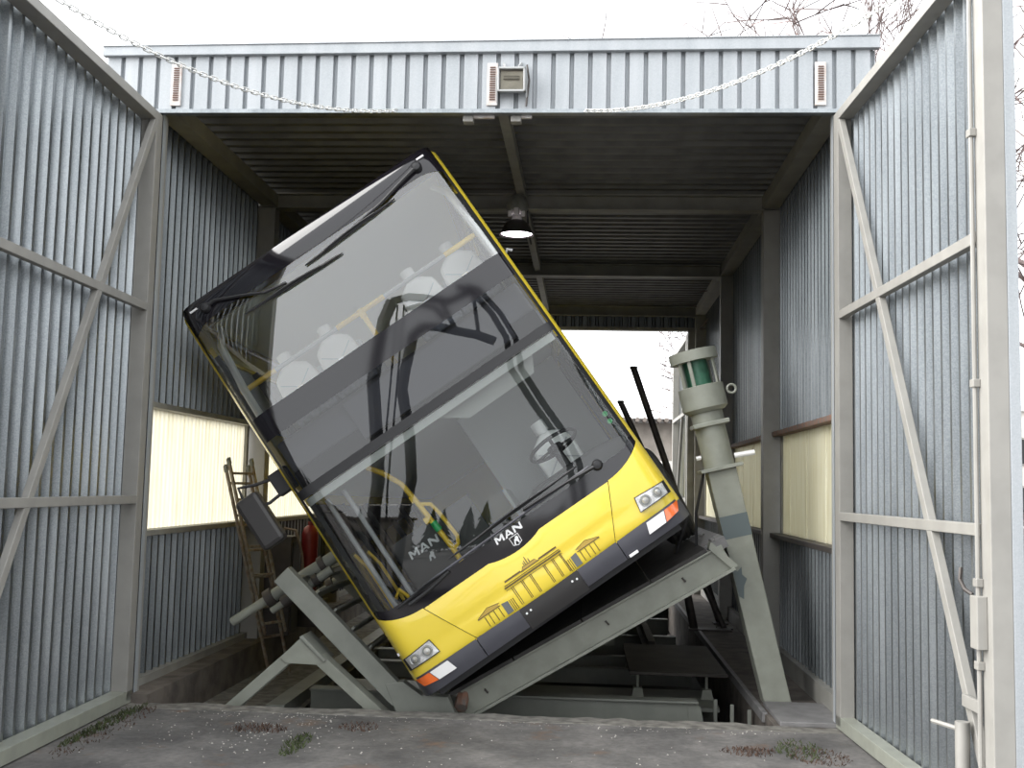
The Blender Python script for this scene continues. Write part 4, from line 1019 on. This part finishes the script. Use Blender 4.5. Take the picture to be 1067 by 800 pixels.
# ------------------------------------------------------------------ debris on the apron
def clump(name, cx, cy, rx, ry, n, h, material, label):
    q = MB()
    for i in range(n):
        a = random.uniform(0, 2 * PI); rr = math.sqrt(random.random()); x, y = cx + rx * rr * math.cos(a), cy + ry * rr * math.sin(a)
        hh = h * random.uniform(.4, 1); l = Vector((random.uniform(-1, 1), random.uniform(-1, 1), 0)) * hh * .9; w_ = random.uniform(.002, .005)
        q.add([(x - w_, y, 0), (x + w_, y, 0), (x + w_ * .5 + l.x, y + l.y, hh), (x - w_ * .5 + l.x, y + l.y + .001, hh)], [(0, 1, 2, 3)])
    return tag(q.build(name, material), label, 'weeds', kind='stuff')
clump('moss_patch', -1.03, -1.12, .07, .30, 200, .03, 'moss', 'thin strip of green moss in a crack of the apron')
clump('dry_litter', -1.38, -.72, .20, .13, 170, .025, 'litter', 'brown dry weed patch on the apron in front of the trestle')
clump('moss_patch', -2.42, -.75, .06, .7, 420, .03, 'moss', 'green moss growing along the bottom of the left door')
clump('dry_litter', -2.35, -.9, .12, .8, 220, .02, 'litter', 'brown litter along the bottom of the left door')
clump('dry_litter', 1.82, -.85, .18, .12, 150, .025, 'litter', 'brown dry weed patch near the right door')
clump('moss_patch', 2.16, -.75, .16, .3, 170, .025, 'moss', 'green moss near the bottom rail of the right door')
clump('dry_litter', 2.25, -.9, .2, .25, 150, .02, 'litter', 'reddish dry litter at the foot of the right door')
clump('dry_litter', -.75, -.55, .14, .15, 110, .02, 'litter', 'small brown weed patch by the apron crack')
q = MB()
ico = [(0, 0, 1), (.9, 0, .1), (.3, .85, .1), (-.7, .5, .1), (-.7, -.5, .1), (.3, -.85, .1)]
for i in range(520):
    if random.random() < .45: x, y = random.gauss(-1.25, .38), random.gauss(-.75, .35)
    elif random.random() < .5: x, y = random.uniform(-2.2, 2.4), random.uniform(-.35, -.15)
    else: x, y = random.uniform(-2.3, 2.4), random.uniform(-2.4, -.2)
    if y > -.15: continue
    r_ = random.uniform(.003, .009) * (1.4 if random.random() < .08 else 1); a = random.uniform(0, 6)
    q.add([(x + r_ * (p[0] * math.cos(a) - p[1] * math.sin(a)), y + r_ * (p[0] * math.sin(a) + p[1] * math.cos(a)), r_ * p[2] * .7) for p in ico], [(0, 1, 2), (0, 2, 3), (0, 3, 4), (0, 4, 5), (0, 5, 1)])
tag(q.build('gravel', 'pebble'), 'scattered pale gravel and crumbs on the apron', 'gravel', kind='stuff')

# ------------------------------------------------------------------ bare trees
def tree(x, y, h, seed, label, lean=(0, 0), material='bark', r0=.16, levels=5, spread=.62, first=.25):
    rnd = random.Random(seed); root = empty('bare_tree', (x, y, 0)); tag(root, label, 'tree', 'bare trees around the hall')
    tq, bq = MB(), MB()
    def grow(p, d, L, r, lev):
        n = 3; r = max(r, .011); pts = [p]; rs = [r]; dd = d.copy()
        for i in range(n):
            dd = (dd + Vector((rnd.uniform(-1, 1), rnd.uniform(-1, 1), rnd.uniform(-.3, .5))) * .13).normalized()
            pts.append(pts[-1] + dd * L / n); rs.append(r * (1 - .4 * (i + 1) / n))
        (tq if lev == 0 else bq).tube(pts, rs, 6 if lev < 2 else 4 if lev < 3 else 3, cap=False)
        if lev >= levels: return
        k = rnd.randint(3, 4) if lev < 3 else rnd.randint(2, 4)
        for j in range(k):
            t = 1.0 if j == 0 else rnd.uniform(first if lev == 0 else .3, 1)
            i0 = min(n - 1, int(t * n)); q_ = pts[i0].lerp(pts[i0 + 1], t * n - i0) if i0 < n else pts[-1]
            ax = Vector((rnd.uniform(-1, 1), rnd.uniform(-1, 1), rnd.uniform(-.25, .45))).normalized()
            nd = (dd * (1 - spread * (0.5 if j == 0 else 1)) + ax * spread).normalized()
            grow(q_, nd, L * rnd.uniform(.58, .8), rs[-1] * (.75 if j == 0 else .55), lev + 1)
    grow(Vector((0, 0, 0)), Vector((lean[0], lean[1], 1)).normalized(), h * .36, r0, 0)
    tq.build('trunk', 'barkl' if material == 'barkl' else 'bark', root, smooth=True); bq.build('branches', material, root)
    return root
tree(7.3, 6.0, 11.5, 3, 'bare tree with low spreading boughs outside the right door', (.02, 0), 'bark', .10, levels=6, first=.45)
tree(5.5, 13.0, 12.5, 21, 'thin bare tree showing upright twigs above the fascia', (0, 0), 'bark', .08, levels=6, spread=.33)
tree(3.7, 17.5, 8.0, 5, 'bare tree beside the low house behind the rear opening', (-.25, 0), 'bark', .14, levels=6, first=.15)
tree(14.5, 9.5, 10.0, 41, 'bare tree farther out near the reddish hedge', (-.05, 0), 'bark', .16)

# ------------------------------------------------------------------ buildings behind and beside the hall
hs = empty('low_house', (3.0, 25, 0)); tag(hs, 'low rendered house with pale roof behind the rear opening', 'house')
q = MB(); q.box(-6, 6, 0, 7, 0, 3.62); q.build('house_wall', 'walld', hs)
q = MB(); q.prism([(-6.4, 0), (6.4, 0), (6.4, .12), (-6.4, .12)], 0, .1); 
q = MB(); q.add([(-6.4, -.5, 3.72), (6.4, -.5, 3.72), (6.4, 4, 5.1), (-6.4, 4, 5.1), (6.4, 8, 3.7), (-6.4, 8, 3.7)], [(0, 1, 2, 3), (3, 2, 4, 5)]); rf = q.build('roof', 'rooft', hs)
q = MB()
for i in range(60): q.lathe([(.07, 0), (.07, .5)], 8, Matrix.Translation((-6.3 + i * .213, -.1, 3.68)) @ Matrix.Rotation(PI / 2, 4, 'X'))
q.build('eaves_tile', 'rooftile', rf)
for x_ in (-3, -.2, 2.6):
    q = MB(); q.box(x_ - .5, x_ + .5, -.04, .02, 1.1, 2.5); wn = q.build('window', 'wallw', hs)
    q = MB(); q.box(x_ - .42, x_ + .42, -.06, -.03, 1.2, 2.42); q.build('pane', 'pane', wn)
ob = empty('office_block', (24, 44, 0)); tag(ob, 'distant pale office block beyond the right door', 'building')
q = MB(); q.box(-8, 10, 0, 10, 0, 5.6); q.build('block_wall', 'wallw', ob)
q = MB(); q.box(-8.2, 10.2, -.2, 10.2, 5.6, 5.85); q.build('roof', 'rooft', ob)
for i in range(9):
    for z_ in (.9, 3.1):
        q = MB(); q.box(-7.4 + i * 1.95, -6.2 + i * 1.95, -.06, .0, z_, z_ + 1.3); wn = q.build('window', 'paint', ob)
        q = MB(); q.box(-7.3 + i * 1.95, -6.3 + i * 1.95, -.08, -.05, z_ + .1, z_ + 1.2); q.build('pane', 'pane', wn)
def hedge(x, y, L, h, lab, ang=0):
    q = MB(); n = 900
    for i in range(n):
        a = random.uniform(-L / 2, L / 2); c = random.uniform(-.5, .5); z_ = random.uniform(0, 1) ** .7 * h; s_ = random.uniform(.08, .2)
        v_ = [Vector((random.uniform(-s_, s_), random.uniform(-s_, s_), random.uniform(-s_, s_))) + Vector((a, c, max(z_, .12))) for _ in range(4)]
        q.add(v_, [(0, 1, 2), (0, 2, 3), (1, 2, 3)])
    o = q.build('hedge', 'hedge'); o.location = (x, y, 0); o.rotation_euler.z = ang
    return tag(o, lab, 'hedge', kind='stuff')
hedge(11.5, 16, 10, 1.3, 'reddish brown bare hedge beyond the right door', .2)

# ------------------------------------------------------------------ the yard behind the photographer, mirrored in the windscreens
def spruce(x, y, h, seed):
    rnd = random.Random(seed); r = empty('spruce', (x, y, 0)); tag(r, 'dark spruce in the tree line across the yard', 'tree', 'spruces across the yard')
    q = MB(); q.tube([(0, 0, 0), (0, 0, h * .3)], .15, 6); q.build('trunk', 'bark', r)
    q = MB(); n = 9
    for t in range(8):
        z0 = h * (.10 + .108 * t); z1 = z0 + h * .22; rr = h * .34 * (1 - t / 8.6)
        vs = [(rr * (1 if k % 2 else .62) * rnd.uniform(.8, 1.1) * math.cos(PI * k / n), rr * (1 if k % 2 else .62) * math.sin(PI * k / n), z0 - (.06 * h * (k % 2))) for k in range(2 * n)] + [(0, 0, min(z1, h))]
        q.add(vs, [(k, (k + 1) % (2 * n), 2 * n) for k in range(2 * n)])
    q.build('crown', 'needle', r); return r
rs_ = random.Random(5)
for i in range(44): spruce(-50 + i * 2.3 + rs_.uniform(-.3, .3), -100 + (5 if i % 2 else -5), rs_.uniform(3.8, 6.0), i)
def shed(x, y, w_, d_, h, material, lab, ang=0):
    r = empty('yard_shed', (x, y, 0), (0, 0, ang)); tag(r, lab, 'shed')
    q = MB(); q.box(-w_ / 2, w_ / 2, -d_, 0, 0, h); q.build('shed_wall', material, r)
    q = MB(); q.box(-w_ / 2 - .2, w_ / 2 + .2, -d_ - .2, .3, h, h + .18); q.build('roof', 'rooft' if material != 'walld' else 'rooftile', r)
    q = MB(); q.box(-w_ * .3, -w_ * .05, 0, .05, 0, h * .75); dr = q.build('shed_door', 'paintd', r)
    q = MB(); q.box(-w_ * .08, -w_ * .06, .05, .08, h * .35, h * .42); q.build('handle', 'flood', dr)
    q = MB(); q.box(w_ * .1, w_ * .35, 0, .05, h * .35, h * .7); wn = q.build('window', 'blackm', r)
    q = MB(); q.box(w_ * .12, w_ * .33, .05, .06, h * .38, h * .67); q.build('pane', 'pane', wn)
    return r
shed(1.5, -62, 8, 5, 2.3, 'wallw', 'low pale shed across the yard')
shed(-16, -60, 12, 6, 3.2, 'walld', 'long grey-brown shed across the yard')
shed(13, -58, 8, 6, 3.0, 'paintd', 'grey shed across the yard')

yc = empty('yard_crane', (-1.4, -11.0, 0)); tag(yc, 'dark steel yard crane with arched boom, mirrored in the windscreens', 'crane')
def yt(nm, pts, rr): 
    q = MB(); q.tube([(x + 1.4, 0, z) for x, z in pts], rr, 8); return q.build(nm, 'blackm', yc, smooth=True)
yt('mast', [(-2.95, 0), (-2.89, 1.77), (-2.85, 2.5), (-2.95, 3.3), (-3.12, 4.5), (-3.07, 5.15), (-3.0, 5.76), (-2.87, 6.13)], .13)
yt('mast', [(-2.35, 0), (-2.29, 1.79), (-2.2, 2.5), (-2.3, 3.3), (-2.53, 4.3), (-2.50, 4.7), (-2.39, 5.42), (-2.2, 5.59)], .11)
yt('upper_arch', [(-2.87, 6.13), (-2.53, 6.22), (-2.21, 6.19), (-1.73, 6.11), (-1.34, 6.30)], .08)
yt('upper_arch', [(-2.60, 5.95), (-2.3, 6.05), (-2.0, 5.98), (-1.8, 5.75)], .05)
yt('lower_arch', [(-2.39, 5.42), (-2.2, 5.59), (-1.88, 5.58), (-1.61, 5.51), (-1.13, 5.41), (-.77, 5.27)], .09)
for o_ in (0, .2):
    yt('boom', [(-1.6 + o_, 6.42), (-1.34 + o_, 6.36), (-.87 + o_, 5.87), (-.55 + o_, 5.35), (-.42 + o_, 4.7), (.02 + o_, 4.04), (.51 + o_, 3.36), (.86 + o_, 2.72), (1.15 + o_, 1.6), (1.25 + o_, 0)], .065)
yt('brace', [(-1.9, 6.15), (-1.55, 5.5)], .05); yt('brace', [(-1.1, 5.41), (-1.25, 6.2)], .04)
for x_ in (-2.75, -2.62): yt('cable', [(x_, 6.05), (x_ - .04, 2.4), (x_ + .05, .6)], .02)
q = MB(); q.box(-1.8, 3.0, -.5, .5, 0, .25); q.build('crane_base', 'blackm', yc)
